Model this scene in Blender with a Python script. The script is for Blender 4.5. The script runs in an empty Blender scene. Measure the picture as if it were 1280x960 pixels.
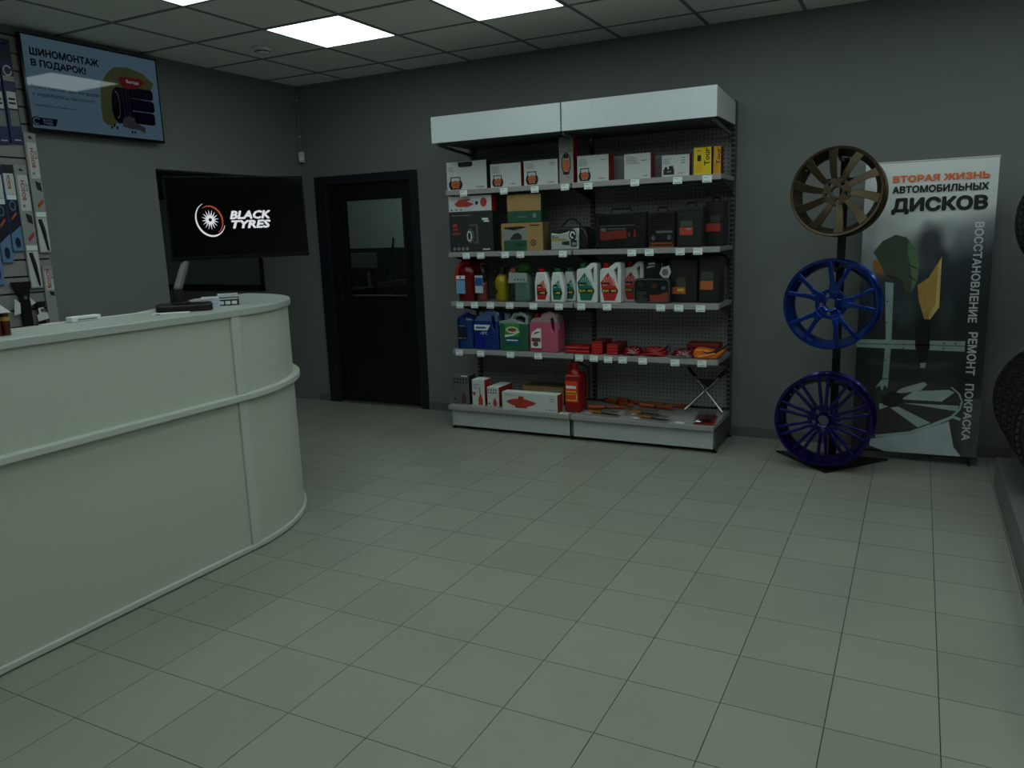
import bpy, bmesh, math, random
import numpy as np
from mathutils import Vector, Matrix
from mathutils.geometry import delaunay_2d_cdt
PI = math.pi
random.seed(7)
C = bpy.context.scene.collection
S = bpy.context.scene

# ------------------------------------------------------------ camera, world, exposure
cd = bpy.data.cameras.new('camera'); cam = bpy.data.objects.new('camera', cd); C.objects.link(cam)
cd.sensor_fit = 'HORIZONTAL'; cd.sensor_width = 36.0; cd.lens = 977.2 * 36 / 1280
cd.clip_start = 0.05; cd.clip_end = 60
def cam_pose(yaw, pitch, roll, loc):
    cy, sy, cp, sp = math.cos(yaw), math.sin(yaw), math.cos(pitch), math.sin(pitch)
    f = Vector((sy * cp, cy * cp, -sp)); rt = Vector((cy, -sy, 0)); up = rt.cross(f)
    c, s = math.cos(roll), math.sin(roll)
    X = c * rt + s * up; Y = -s * rt + c * up; Z = -f
    m = Matrix((X, Y, Z)).transposed().to_4x4(); m.translation = loc
    return m
cam.matrix_world = cam_pose(-0.4800, 0.1902, -0.0331, Vector((0, 0, 1.4511)))
S.camera = cam
w = bpy.data.worlds.new('world'); S.world = w; w.use_nodes = True
w.node_tree.nodes['Background'].inputs[0].default_value = (0.010, 0.012, 0.012, 1)
w.node_tree.nodes['Background'].inputs[1].default_value = 0.3
S.view_settings.view_transform = 'Standard'; S.view_settings.look = 'None'
S.view_settings.gamma = 1; S.view_settings.use_curve_mapping = False
S.view_settings.exposure = 0.0
LIGHT = 3.6            # radiance of the ceiling panels

# ------------------------------------------------------------ materials
def lin(c):
    return tuple(((v / 255) / 12.92 if v / 255 <= .04045 else ((v / 255 + .055) / 1.055) ** 2.4) for v in c) + (1,)
MATS = {}
def mat(name, rgb, rough=.5, metal=0., bump=0., scale=40., var=.06, coat=0., emit=0., trans=0., ior=1.45, spec=.5):
    if name in MATS: return MATS[name]
    m = bpy.data.materials.new(name); m.use_nodes = True; MATS[name] = m
    nt = m.node_tree; b = nt.nodes['Principled BSDF']
    tc = nt.nodes.new('ShaderNodeTexCoord'); nz = nt.nodes.new('ShaderNodeTexNoise')
    nz.inputs['Scale'].default_value = scale; nz.inputs['Detail'].default_value = 3
    nt.links.new(tc.outputs['Object'], nz.inputs['Vector'])
    mx = nt.nodes.new('ShaderNodeMix'); mx.data_type = 'RGBA'
    c = lin(rgb)
    mx.inputs[6].default_value = tuple(v * (1 - var) for v in c[:3]) + (1,)
    mx.inputs[7].default_value = tuple(min(1, v * (1 + var)) for v in c[:3]) + (1,)
    nt.links.new(nz.outputs['Fac'], mx.inputs[0]); nt.links.new(mx.outputs[2], b.inputs['Base Color'])
    b.inputs['Roughness'].default_value = rough; b.inputs['Metallic'].default_value = metal
    b.inputs['Specular IOR Level'].default_value = spec; b.inputs['IOR'].default_value = ior
    if coat: b.inputs['Coat Weight'].default_value = coat; b.inputs['Coat Roughness'].default_value = .06
    if trans: b.inputs['Transmission Weight'].default_value = trans
    if emit:
        if emit < 1:       # an LCD: dark glass that gives off its own colour
            for q in (6, 7): mx.inputs[q].default_value = tuple(v * .05 for v in c[:3]) + (1,)
        b.inputs['Emission Color'].default_value = c; b.inputs['Emission Strength'].default_value = emit
    if bump:
        bp = nt.nodes.new('ShaderNodeBump'); bp.inputs['Strength'].default_value = bump
        bp.inputs['Distance'].default_value = .004
        nt.links.new(nz.outputs['Fac'], bp.inputs['Height']); nt.links.new(bp.outputs[0], b.inputs['Normal'])
    return m
def tile_mat(name, rgb, rough, rnd, var, scale, spec=.5, bump=.05):
    m = mat(name, rgb, rough, 0, bump, scale, var, spec=spec)
    nt = m.node_tree; b = nt.nodes['Principled BSDF']
    mx = [n for n in nt.nodes if n.bl_idname == 'ShaderNodeMix'][0]
    nz = [n for n in nt.nodes if n.bl_idname == 'ShaderNodeTexNoise'][0]
    oi = nt.nodes.new('ShaderNodeObjectInfo'); hs = nt.nodes.new('ShaderNodeHueSaturation')
    mr = nt.nodes.new('ShaderNodeMapRange'); mr.inputs['To Min'].default_value = 1 - rnd; mr.inputs['To Max'].default_value = 1 + rnd
    nt.links.new(oi.outputs['Random'], mr.inputs['Value']); nt.links.new(mr.outputs[0], hs.inputs['Value'])
    nt.links.new(mx.outputs[2], hs.inputs['Color']); nt.links.new(hs.outputs[0], b.inputs['Base Color'])
    g = nt.nodes.new('ShaderNodeNewGeometry')      # world position so the grain differs from tile to tile
    nt.links.new(g.outputs['Position'], nz.inputs['Vector'])
    nz.inputs['Detail'].default_value = 6
    return m
def peg_mat(name, rgb, pitch, hole, axes=('X', 'Z'), stretch=1.0):
    m = mat(name, rgb, .5, 0)
    nt = m.node_tree; b = nt.nodes['Principled BSDF']
    mx = [n for n in nt.nodes if n.bl_idname == 'ShaderNodeMix'][0]
    g = nt.nodes.new('ShaderNodeNewGeometry'); sp = nt.nodes.new('ShaderNodeSeparateXYZ')
    nt.links.new(g.outputs['Position'], sp.inputs[0])
    def mth(op, a, bb=None):
        n = nt.nodes.new('ShaderNodeMath'); n.operation = op
        for k, v in ((0, a), (1, bb)):
            if v is None: continue
            if isinstance(v, (int, float)): n.inputs[k].default_value = v
            else: nt.links.new(v, n.inputs[k])
        return n.outputs[0]
    def d(ax, p): return mth('SUBTRACT', mth('FRACT', mth('DIVIDE', sp.outputs[ax], p)), .5)
    dx, dz = d(axes[0], pitch), mth('MULTIPLY', d(axes[1], pitch * stretch), 1.0)
    r = mth('SQRT', mth('ADD', mth('MULTIPLY', dx, dx), mth('MULTIPLY', dz, dz)))
    f = mth('LESS_THAN', r, hole)
    m2 = nt.nodes.new('ShaderNodeMix'); m2.data_type = 'RGBA'
    nt.links.new(f, m2.inputs[0]); nt.links.new(mx.outputs[2], m2.inputs[6]); m2.inputs[7].default_value = lin((20, 22, 22))
    nt.links.new(m2.outputs[2], b.inputs['Base Color'])
    return m

WALL = mat('wall_paint', (117, 122, 121), .75, 0, .15, 120, .03)
SOFT = mat('reveal_paint', (95, 100, 98), .75, 0, .15, 120, .03)
PALEW = mat('pale_bounce_paint', (206, 210, 205), .7, 0, .1, 120, .02)  # unseen right and front walls, kept pale to bounce light to the ceiling
GROUT = mat('grout', (62, 66, 60), .9)
TILE = tile_mat('ceramic_tile', (140, 143, 131), .42, .045, .10, 2.6, .4)
SKIRT = tile_mat('skirting_tile', (96, 100, 98), .5, .04, .08, 3)
CTILE = tile_mat('ceiling_board', (234, 234, 228), .9, .02, .03, 60, .2, .12)
CGRID = mat('ceiling_grid_paint', (124, 127, 122), .6)
DIFF = mat('light_diffuser', (238, 255, 252), .4, emit=LIGHT)
WHITEMET = mat('white_enamel', (184, 189, 187), .35)
CANOPY = mat('canopy_enamel', (205, 214, 216), .33)
SHELFG = mat('shelf_grey_enamel', (150, 150, 148), .32, .0)
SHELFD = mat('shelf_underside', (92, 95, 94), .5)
PEG = peg_mat('perforated_steel', (142, 146, 143), .0272, .165)
SLOT = peg_mat('slotted_post_steel', (92, 97, 96), .032, .3, ('Z', 'Y'), 1.0)
DARKMET = mat('dark_steel', (28, 30, 30), .45, .3)
LAM = mat('counter_laminate', (184, 190, 177), .5, 0, .03, 60, .02)
LAMT = mat('counter_top_laminate', (170, 178, 170), .38, 0, .03, 60, .02)
EDGE = mat('counter_edge_profile', (188, 194, 184), .4, 0, 0, 60, .02)
DOORM = mat('navy_black_paint', (27, 34, 40), .4)
DOORI = mat('black_door_panel', (17, 20, 23), .4)
BLACK = mat('black_plastic', (18, 19, 20), .4)
BLACKG = mat('black_gloss', (10, 11, 13), .16)
SATIN = mat('satin_black', (24, 26, 26), .55)
GREYP = mat('grey_plastic', (92, 96, 96), .4)
CHROME = mat('chrome', (200, 205, 205), .18, 1.0)
STEEL = mat('brushed_steel', (150, 152, 150), .35, .9)
def clear_mat(name, tint, gloss, rough, bump=0., scale=20.):
    # thin clear sheet: straight see-through plus a surface reflection
    m = mat(name, tint, rough, 0, bump, scale, 0); nt = m.node_tree
    tr = nt.nodes.new('ShaderNodeBsdfTransparent'); tr.inputs[0].default_value = lin(tint)
    gl = nt.nodes.new('ShaderNodeBsdfGlossy'); gl.inputs['Roughness'].default_value = rough
    lw = nt.nodes.new('ShaderNodeLayerWeight'); lw.inputs[0].default_value = gloss; mx = nt.nodes.new('ShaderNodeMixShader')
    out = [n for n in nt.nodes if n.bl_idname == 'ShaderNodeOutputMaterial'][0]
    if bump:
        bp = [n for n in nt.nodes if n.bl_idname == 'ShaderNodeBump'][0]; bp.inputs['Distance'].default_value = .012
        nt.links.new(bp.outputs[0], gl.inputs['Normal'])
    cl = nt.nodes.new('ShaderNodeMath'); cl.operation = 'MINIMUM'; cl.inputs[1].default_value = .3
    nt.links.new(lw.outputs['Fresnel'], cl.inputs[0]); nt.links.new(cl.outputs[0], mx.inputs[0]); nt.links.new(tr.outputs[0], mx.inputs[1]); nt.links.new(gl.outputs[0], mx.inputs[2])
    nt.links.new(mx.outputs[0], out.inputs['Surface'])
    return m
GLASS = clear_mat('window_glass', (236, 244, 242), .25, .02)
CLEAR = clear_mat('clear_pet', (226, 230, 228), .25, .06)
FILM = clear_mat('clear_film', (238, 240, 240), .22, .1, 1.0, 22)
def level_mat(name, low, high, z, rough=.25):
    # translucent canister: liquid colour up to the filling level, milky above it
    m = mat(name, low, rough, coat=.4); nt = m.node_tree; b = nt.nodes['Principled BSDF']
    mx = [n for n in nt.nodes if n.bl_idname == 'ShaderNodeMix'][0]; tc = [n for n in nt.nodes if n.bl_idname == 'ShaderNodeTexCoord'][0]
    sp = nt.nodes.new('ShaderNodeSeparateXYZ'); nt.links.new(tc.outputs['Object'], sp.inputs[0])
    mr = nt.nodes.new('ShaderNodeMapRange'); mr.inputs['From Min'].default_value = z - .002; mr.inputs['From Max'].default_value = z + .002
    nt.links.new(sp.outputs['Z'], mr.inputs['Value'])
    m2 = nt.nodes.new('ShaderNodeMix'); m2.data_type = 'RGBA'; nt.links.new(mr.outputs[0], m2.inputs[0])
    nt.links.new(mx.outputs[2], m2.inputs[6]); m2.inputs[7].default_value = lin(high); nt.links.new(m2.outputs[2], b.inputs['Base Color'])
    return m
PAPER = mat('white_paper', (214, 220, 220), .6)
WBOX = mat('white_carton', (190, 196, 196), .55)
WBOXD = mat('pale_grey_carton', (150, 150, 148), .6)
REDC = mat('red_carton', (150, 40, 30), .55)
ORANGE = mat('orange_print', (180, 96, 52), .5)
KRAFT = mat('kraft_carton', (158, 128, 78), .7)
GREENC = mat('green_carton', (30, 82, 60), .6)
BLKC = mat('black_carton', (42, 45, 47), .5)
GREYC = mat('grey_carton', (92, 94, 94), .5)
INK = mat('black_ink', (22, 24, 27), .5)
GINK = mat('grey_ink', (120, 126, 128), .6)
PRED = mat('red_print', (168, 58, 46), .45)
YEL = mat('yellow_carton', (222, 190, 10), .5)
YELD = mat('amber_carton', (205, 150, 8), .5)
CASE = mat('black_tool_case', (26, 30, 31), .42, 0, .25, 18)
CASEW = mat('black_case_in_film', (28, 32, 33), .3, 0, .15, 12)
RED = mat('red_fabric', (150, 20, 17), .55, 0, .2, 60)
REDP = mat('red_plastic', (156, 20, 19), .3)
ORP = mat('orange_fabric', (215, 110, 20), .55, 0, .2, 60)
TAG = mat('price_tag_card', (225, 238, 235), .5)

# ------------------------------------------------------------ mesh builder
class MB:
    def __init__(s): s.v = []; s.f = []; s.m = []
    def face(s, pts, m=0):
        n = len(s.v); s.v += [tuple(p) for p in pts]; s.f.append(tuple(range(n, n + len(pts)))); s.m.append(m); return s
    def solid(s, vs, fs, m=0):
        n = len(s.v); s.v += [tuple(p) for p in vs]
        for k, f in enumerate(fs):
            s.f.append(tuple(i + n for i in f)); s.m.append(m if not isinstance(m, (list, tuple)) else m[k])
        return s
    def box(s, x0, x1, y0, y1, z0, z1, m=0, M=None):
        # faces: bottom, top, front(-y), right(+x), back, left
        vs = [Vector(p) for p in ((x0, y0, z0), (x1, y0, z0), (x1, y1, z0), (x0, y1, z0), (x0, y0, z1), (x1, y0, z1), (x1, y1, z1), (x0, y1, z1))]
        if M: vs = [M @ p for p in vs]
        return s.solid(vs, [(3, 2, 1, 0), (4, 5, 6, 7), (0, 1, 5, 4), (1, 2, 6, 5), (2, 3, 7, 6), (3, 0, 4, 7)], m)
    def bar(s, a, b, w, h, up=(0, 0, 1), m=0):
        a, b = Vector(a), Vector(b); d = (b - a); L = d.length; d.normalize(); u = Vector(up)
        sd = d.cross(u).normalized(); u = sd.cross(d)
        M = Matrix((sd, d, u)).transposed().to_4x4(); M.translation = a
        return s.box(-w / 2, w / 2, 0, L, -h / 2, h / 2, m, M)
    def prism(s, poly, y0, y1, m=0, ms=None):
        # polygon in x,z (counter clockwise seen from -y) extruded along y
        n = len(poly)
        vs = [(x, y0, z) for x, z in poly] + [(x, y1, z) for x, z in poly]
        fs = [tuple(range(n)), tuple(range(2 * n - 1, n - 1, -1))] + [(i, i + n, (i + 1) % n + n, (i + 1) % n) for i in range(n)]
        mm = [m, m] + [m if ms is None else ms] * n
        return s.solid(vs, fs, mm)
    def zprism(s, poly, z0, z1, m=0):
        n = len(poly)
        vs = [(x, y, z0) for x, y in poly] + [(x, y, z1) for x, y in poly]
        fs = [tuple(range(n - 1, -1, -1)), tuple(range(n, 2 * n))] + [(i, (i + 1) % n, (i + 1) % n + n, i + n) for i in range(n)]
        return s.solid(vs, fs, m)
    def plate(s, outer, holes, y0, y1, m=0):
        # flat plate in x,z with holes, thickness y0..y1
        bm = bmesh.new(); ed = []
        for lp in [outer] + list(holes):
            vs = [bm.verts.new((x, 0, z)) for x, z in lp]
            ed += [bm.edges.new((vs[i], vs[(i + 1) % len(vs)])) for i in range(len(vs))]
        bmesh.ops.triangle_fill(bm, use_beauty=True, edges=ed, normal=(0, -1, 0))
        bm.verts.index_update(); P = [v.co.copy() for v in bm.verts]; n = len(P)
        tri = [[v.index for v in f.verts] for f in bm.faces]
        nrm = [f.normal.y for f in bm.faces]; bm.free()
        tri = [t if ny < 0 else t[::-1] for t, ny in zip(tri, nrm)]
        cnt = {}
        for t in tri:
            for i in range(3): cnt[(t[i], t[(i + 1) % 3])] = 1
        vs = [(p.x, y0, p.z) for p in P] + [(p.x, y1, p.z) for p in P]
        fs = [tuple(t) for t in tri] + [tuple(i + n for i in t[::-1]) for t in tri]
        fs += [(b, a, a + n, b + n) for (a, b) in cnt if (b, a) not in cnt]
        return s.solid(vs, fs, m)
    def lathe(s, prof, n=32, axis='z', o=(0, 0, 0), m=0, close=False, cap=True):
        # prof (r, h) ; axis z: h up; axis y: h along +y
        base = len(s.v); k = len(prof)
        for i in range(n):
            a = 2 * PI * i / n
            for r, h in prof:
                p = (r * math.cos(a), r * math.sin(a), h) if axis == 'z' else ((r * math.cos(a), h, r * math.sin(a)) if axis == 'y' else (h, r * math.cos(a), r * math.sin(a)))
                s.v.append((p[0] + o[0], p[1] + o[1], p[2] + o[2]))
        for i in range(n):
            j = (i + 1) % n
            for q in range(k if close else k - 1):
                q2 = (q + 1) % k
                f = (base + i * k + q, base + j * k + q, base + j * k + q2, base + i * k + q2)
                s.f.append(f if axis != 'y' else f[::-1]); s.m.append(m)
        if cap and not close:
            for q in (0, k - 1):
                if prof[q][0] > 1e-5:
                    f = tuple(base + i * k + q for i in range(n))
                    s.f.append(f[::-1] if q == 0 else f); s.m.append(m)
        return s
    def tube(s, pts, r, n=8, m=0, closed=False):
        pts = [Vector(p) for p in pts]; base = len(s.v); K = len(pts)
        rs = r if isinstance(r, (list, tuple)) else [r] * K
        prev = None
        for i, p in enumerate(pts):
            if closed: t = (pts[(i + 1) % K] - pts[i - 1])
            else: t = pts[min(i + 1, K - 1)] - pts[max(i - 1, 0)]
            t.normalize()
            if prev is None: u = t.orthogonal().normalized()
            else: u = (prev - t * prev.dot(t)).normalized()
            prev = u; v = t.cross(u)
            for q in range(n):
                a = 2 * PI * q / n; s.v.append(tuple(p + (u * math.cos(a) + v * math.sin(a)) * rs[i]))
        for i in range(K if closed else K - 1):
            i2 = (i + 1) % K
            for q in range(n):
                q2 = (q + 1) % n
                s.f.append((base + i * n + q, base + i * n + q2, base + i2 * n + q2, base + i2 * n + q)); s.m.append(m)
        if not closed:
            s.f.append(tuple(base + q for q in range(n - 1, -1, -1))); s.m.append(m)
            s.f.append(tuple(base + (K - 1) * n + q for q in range(n))); s.m.append(m)
        return s
    def ball(s, c, rx, ry, rz, m=0, n=16, k=8):
        prof = [(max(1e-4, math.sin(PI * i / k)), -math.cos(PI * i / k)) for i in range(k + 1)]
        t = MB(); t.lathe(prof, n)
        b = len(s.v); s.v += [(c[0] + x * rx, c[1] + y * ry, c[2] + z * rz) for x, y, z in t.v]
        s.f += [tuple(i + b for i in f) for f in t.f]; s.m += [m] * len(t.f)
        return s
    def mesh(s, name, mats):
        me = bpy.data.meshes.new(name); me.from_pydata(s.v, [], s.f)
        for q in (mats if isinstance(mats, (list, tuple)) else [mats]): me.materials.append(q)
        me.polygons.foreach_set('material_index', s.m); me.update()
        return me
    def mk(s, name, mats, parent=None, bevel=0., smooth=False, loc=(0, 0, 0), seg=2, fix=False):
        me = s.mesh(name, mats)
        if fix:
            bm = bmesh.new(); bm.from_mesh(me); bmesh.ops.recalc_face_normals(bm, faces=bm.faces); bm.to_mesh(me); bm.free()
        o = bpy.data.objects.new(name, me); C.objects.link(o); o.location = loc
        if parent: o.parent = parent
        if smooth:
            for p in me.polygons: p.use_smooth = True
            if smooth != 'all':
                me.set_sharp_from_angle(angle=math.radians(38))
        if bevel:
            b = o.modifiers.new('bevel', 'BEVEL'); b.width = bevel; b.segments = seg; b.limit_method = 'ANGLE'; b.angle_limit = math.radians(35)
        return o
def tag(o, label=None, cat=None, group=None, kind=None):
    if label: o['label'] = label
    if cat: o['category'] = cat
    if group: o['group'] = group
    if kind: o['kind'] = kind
    return o
def thing(name, label, cat, loc=(0, 0, 0), rz=0., group=None):
    o = bpy.data.objects.new(name, None); C.objects.link(o); o.location = loc; o.rotation_euler = (0, 0, rz)
    o.empty_display_size = .05
    return tag(o, label, cat, group)
def struct(mb, name, mats, parent=None, **k):
    o = mb.mk(name, mats, parent, **k)
    if not parent: o['kind'] = 'structure'
    return o
def inst(o, parent, loc, rot=None):
    c = o.copy(); C.objects.link(c); c.parent = parent; c.location = loc
    if rot: c.rotation_euler = rot
    return c
def fill_outline(wire):
    # fills letter outlines by winding number, so that strokes that cross themselves stay whole
    P = np.array([v.co[:2] for v in wire.vertices]); E = np.array([e.vertices[:] for e in wire.edges])
    vs, _, fs = delaunay_2d_cdt([Vector(p) for p in P], [tuple(map(int, e)) for e in E], [], 0, 1e-7)[:3]
    A, B = P[E[:, 0]], P[E[:, 1]]; keep = []
    for f in fs:
        cx, cy = sum(vs[i][0] for i in f) / len(f), sum(vs[i][1] for i in f) / len(f)
        up = (A[:, 1] <= cy) & (B[:, 1] > cy); dn = (A[:, 1] > cy) & (B[:, 1] <= cy)
        sd = (B[:, 0] - A[:, 0]) * (cy - A[:, 1]) - (cx - A[:, 0]) * (B[:, 1] - A[:, 1])
        if int((up & (sd > 0)).sum()) - int((dn & (sd < 0)).sum()): keep.append(tuple(f))
    me = bpy.data.meshes.new('lettering'); me.from_pydata([(v[0], v[1], 0) for v in vs], [], keep); me.update()
    return me
def text(parent, s, loc, m, w=None, h=None, roll=0., bold=.02, shear=0., name='lettering', label=None, align='C'):
    # flat lettering standing in the local x,z plane, facing local -y
    cu = bpy.data.curves.new('lettering', 'FONT'); cu.body = s; cu.size = 1; cu.shear = shear
    cu.resolution_u = 2; cu.space_line = .9
    cu.fill_mode = 'NONE'
    t = bpy.data.objects.new('tmp', cu)
    wire = bpy.data.meshes.new_from_object(t); bpy.data.objects.remove(t); bpy.data.curves.remove(cu)
    me = fill_outline(wire); bpy.data.meshes.remove(wire)
    if bold:           # heavier strokes: the same outlines laid side by side in a small circle
        bm = bmesh.new()
        for k in range(8):
            n0 = len(bm.verts); bm.from_mesh(me)
            bm.verts.ensure_lookup_table()
            for v in bm.verts[n0:]: v.co.x += bold * math.cos(PI * k / 4); v.co.y += bold * math.sin(PI * k / 4); v.co.z += k * 3e-5
        bm.to_mesh(me); bm.free()
    xs = [v.co.x for v in me.vertices]; ys = [v.co.y for v in me.vertices]
    cx, cy, W, H = (min(xs) + max(xs)) / 2, (min(ys) + max(ys)) / 2, max(xs) - min(xs), max(ys) - min(ys)
    fx = (w / W) if w else h / H; fy = (h / H) if h else fx
    if align == 'L': cx = min(xs)
    me.transform(Matrix.Diagonal((fx, fy, 1, 1)) @ Matrix.Translation((-cx, -cy, 0)))
    me.transform(Matrix.Rotation(PI / 2, 4, 'X') @ Matrix.Rotation(roll, 4, 'Z'))
    me.materials.clear(); me.materials.append(m); me.name = name
    o = bpy.data.objects.new(name, me); C.objects.link(o); o.parent = parent; o.location = loc
    if label: o['label'] = label
    return o
def ell(cx, cz, rx, rz, n=20, a0=0., a1=2 * PI):
    full = abs(a1 - a0 - 2 * PI) < 1e-6
    return [(cx + rx * math.cos(a0 + (a1 - a0) * i / (n if full else n - 1)), cz + rz * math.sin(a0 + (a1 - a0) * i / (n if full else n - 1))) for i in range(n)]
def rrect(x0, x1, z0, z1, r, n=4):
    o = []
    for cx, cz, a in ((x1 - r, z0 + r, -PI / 2), (x1 - r, z1 - r, 0), (x0 + r, z1 - r, PI / 2), (x0 + r, z0 + r, PI)):
        o += [(cx + r * math.cos(a + PI / 2 * i / n), cz + r * math.sin(a + PI / 2 * i / n)) for i in range(n + 1)]
    return o
def flat(parent, polys, y, m, name='print', t=.0006):
    mb = MB()
    for p in polys: mb.prism(p, y - t, y)
    return mb.mk(name, m, parent, fix=True)

# ------------------------------------------------------------ the setting
XL, YB, CE, XR, YF = -4.843, 5.464, 2.747, 3.6, -4.2
TP = .3012; FX, FY = .1333, 2.2277
WX0, WX1, WZ0, WZ1 = -6.95, -5.40, 1.0, 1.95      # window in the back wall
DX0, DX1, DZ1 = -4.707, -3.643, 1.983             # door opening with frame
AX = -8.2
m = MB()
m.box(AX, XR, YF, 8.6, -.12, -.005)
floor = struct(m, 'floor', GROUT)
def tile_ok(x, y): return x > XL and x < XR and YF < y < YB
t_mesh = MB().box(.0014, TP - .0014, .0014, TP - .0014, -.0055, 0).mesh('tile', TILE)
near, rest = [], []
for i in range(-40, 13):
    for j in range(-24, 14):
        x, y = FX + i * TP, FY + j * TP
        if x + TP < AX or x > XR or y + TP < YF or y > YB + .01: continue
        xm, ym = x + TP / 2, y + TP / 2
        vis = (xm > -2.9 and ym > .75 and xm < .7) or (xm > -4.5 and ym > 3.1 and xm < .7)
        (near if vis else rest).append((xm * xm + ym * ym, x, y))
near.sort(); rest += near[296:]; near = near[:296]
for _, x, y in near:
    o = bpy.data.objects.new('tile', t_mesh); C.objects.link(o); o.parent = floor; o.location = (x, y, 0)
m = MB()
for _, x, y in rest:
    m.box(max(AX, x + .0014), min(XR, x + TP - .0014), max(YF, y + .0014), min(YB, y + TP - .0014), -.0055, 0)
o = m.mk('far_tiles', TILE, floor); o['kind'] = 'stuff'

def wall_holes(x0, x1, y0, y1, z0, z1, holes):
    m = MB(); xs = sorted(holes); x = x0
    for hx0, hx1, hz0, hz1 in xs:
        m.box(x, hx0, y0, y1, z0, z1)
        if hz0 > z0: m.box(hx0, hx1, y0, y1, z0, hz0)
        m.box(hx0, hx1, y0, y1, hz1, z1); x = hx1
    m.box(x, x1, y0, y1, z0, z1)
    return m
struct(wall_holes(AX, XR, YB, YB + .12, -.005, 2.9, [(WX0, WX1, WZ0, WZ1), (DX0, DX1, -.005, DZ1)]), 'wall_back', WALL)
m = MB(); m.box(XL - .12, XL, YF, 3.947, -.005, 2.9); m.box(XL - .12, XL, 3.947, YB, 1.982, 2.9)
struct(m, 'wall_left', WALL)
struct(MB().box(XR, XR + .12, YF, 8.6, -.005, 2.9), 'wall_right', PALEW)
struct(MB().box(AX, XR + .12, YF - .12, YF, -.005, 2.9), 'wall_front', PALEW)
m = MB(); m.box(AX - .12, AX, YF - .12, 8.6, -.005, 2.9)
struct(m, 'wall_far_left', WALL)
WSH = mat('workshop_paint', (150, 156, 150), .7)
WSD = mat('workshop_dado', (40, 44, 46), .6)
m = MB(); m.box(AX, XR, 8.6, 8.72, 1.32, 2.9, 0); m.box(AX, XR, 8.595, 8.72, -.005, 1.32, 1)
struct(m, 'wall_workshop', [WSH, WSD])

# ceiling: slab, hanging grid, boards
ceil = struct(MB().box(AX, XR, YF, 8.6, 2.79, 2.9), 'ceiling', CTILE)
CX0, CY0 = -3.1129, 3.9322
lights = [(u, v) for u in (-1, 1, 3, 5, 7, 9) for v in (0, -2, -4, -6)]
us = [CX0 + .6 * k for k in range(-9, 12)]; vs_ = [CY0 + .6 * k for k in range(-14, 4)]
bar_u = MB().box(-.011, .011, YF, YB, CE - .001, CE + .03).mesh('grid_bar', CGRID)
bar_v = MB().box(AX, XR, -.011, .011, CE - .0015, CE + .029).mesh('grid_bar', CGRID)
for u in us:
    if AX < u < XR:
        o = bpy.data.objects.new('grid_bar', bar_u); C.objects.link(o); o.parent = ceil; o.location = (u, 0, 0)
for v in vs_:
    if YF < v < YB:
        o = bpy.data.objects.new('grid_bar', bar_v); C.objects.link(o); o.parent = ceil; o.location = (0, v, 0)
cache = {}
for iu in range(-9, 12):
    for iv in range(-15, 4):
        if (iu, iv) in lights: continue
        x0, x1 = CX0 + .6 * iu + .012, CX0 + .6 * (iu + 1) - .012
        y0, y1 = CY0 + .6 * iv + .012, CY0 + .6 * (iv + 1) - .012
        x0c, x1c, y0c, y1c = max(x0, AX), min(x1, XR), max(y0, YF), min(y1, YB)
        if x1c - x0c < .02 or y1c - y0c < .02: continue
        key = (round(x0c - x0, 3), round(x1c - x0, 3), round(y0c - y0, 3), round(y1c - y0, 3))
        if key not in cache: cache[key] = MB().box(key[0], key[1], key[2], key[3], CE + .002, CE + .018).mesh('ceiling_board', CTILE)
        o = bpy.data.objects.new('ceiling_board', cache[key]); C.objects.link(o); o.parent = ceil; o.location = (x0, y0, 0)
lab = {(-1, 0): 'square white light panel seen whole in the ceiling near the corner',
       (1, 0): 'square white light panel cut by the top edge, in front of the shelving',
       (-1, -2): 'square white light panel of which only a tip shows above the television'}
for (u, v) in lights:
    L = thing('ceiling_light', lab.get((u, v), 'square white ceiling light panel outside the frame of the photo'), 'light', (CX0 + .6 * u + .3, CY0 + .6 * v + .3, CE), 0, 'ceiling light panels')
    f = MB()
    for s in (-1, 1):
        f.box(s * .2875 - .0025, s * .2875 + .0025, -.29, .29, -.003, .03); f.box(-.285, .285, s * .2875 - .0025, s * .2875 + .0025, -.003, .03)
    f.mk('frame', WHITEMET, L)
    MB().box(-.285, .285, -.285, .285, 0, .02).mk('diffuser', DIFF, L)
# workshop lamp, unseen, added to brighten the bay behind door and window
L = thing('ceiling_light', 'unseen tube light added to brighten the workshop behind the door glass', 'light', (-5.4, 7.2, 2.74))
MB().box(-.6, .6, -.08, .08, 0, .05).mk('housing', WHITEMET, L)
MB().box(-.58, .58, -.06, .06, -.02, 0).mk('tube', mat('workshop_fill_tube', (235, 255, 250), .4, emit=22), L)
MB().box(-.7, .7, -.02, .02, .05, .06).mk('mounting_rail', DARKMET, L)

# skirting tiles along the back wall
def skirting(name, x0, x1):
    p = struct(MB().box(x0, x1, YB - .009, YB, 0, .064), name, GROUT)
    n = max(1, round((x1 - x0) / TP)); st = (x1 - x0) / n
    me = MB().box(.001, st - .001, YB - .012, YB - .002, .001, .066).mesh('skirting_tile', SKIRT)
    for k in range(n):
        o = bpy.data.objects.new('skirting_tile', me); C.objects.link(o); o.parent = p; o.location = (x0 + k * st, 0, 0)
skirting('baseboard_back', DX1 + .001, XR)
skirting('baseboard_left', XL, DX0 - .001)

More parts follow.
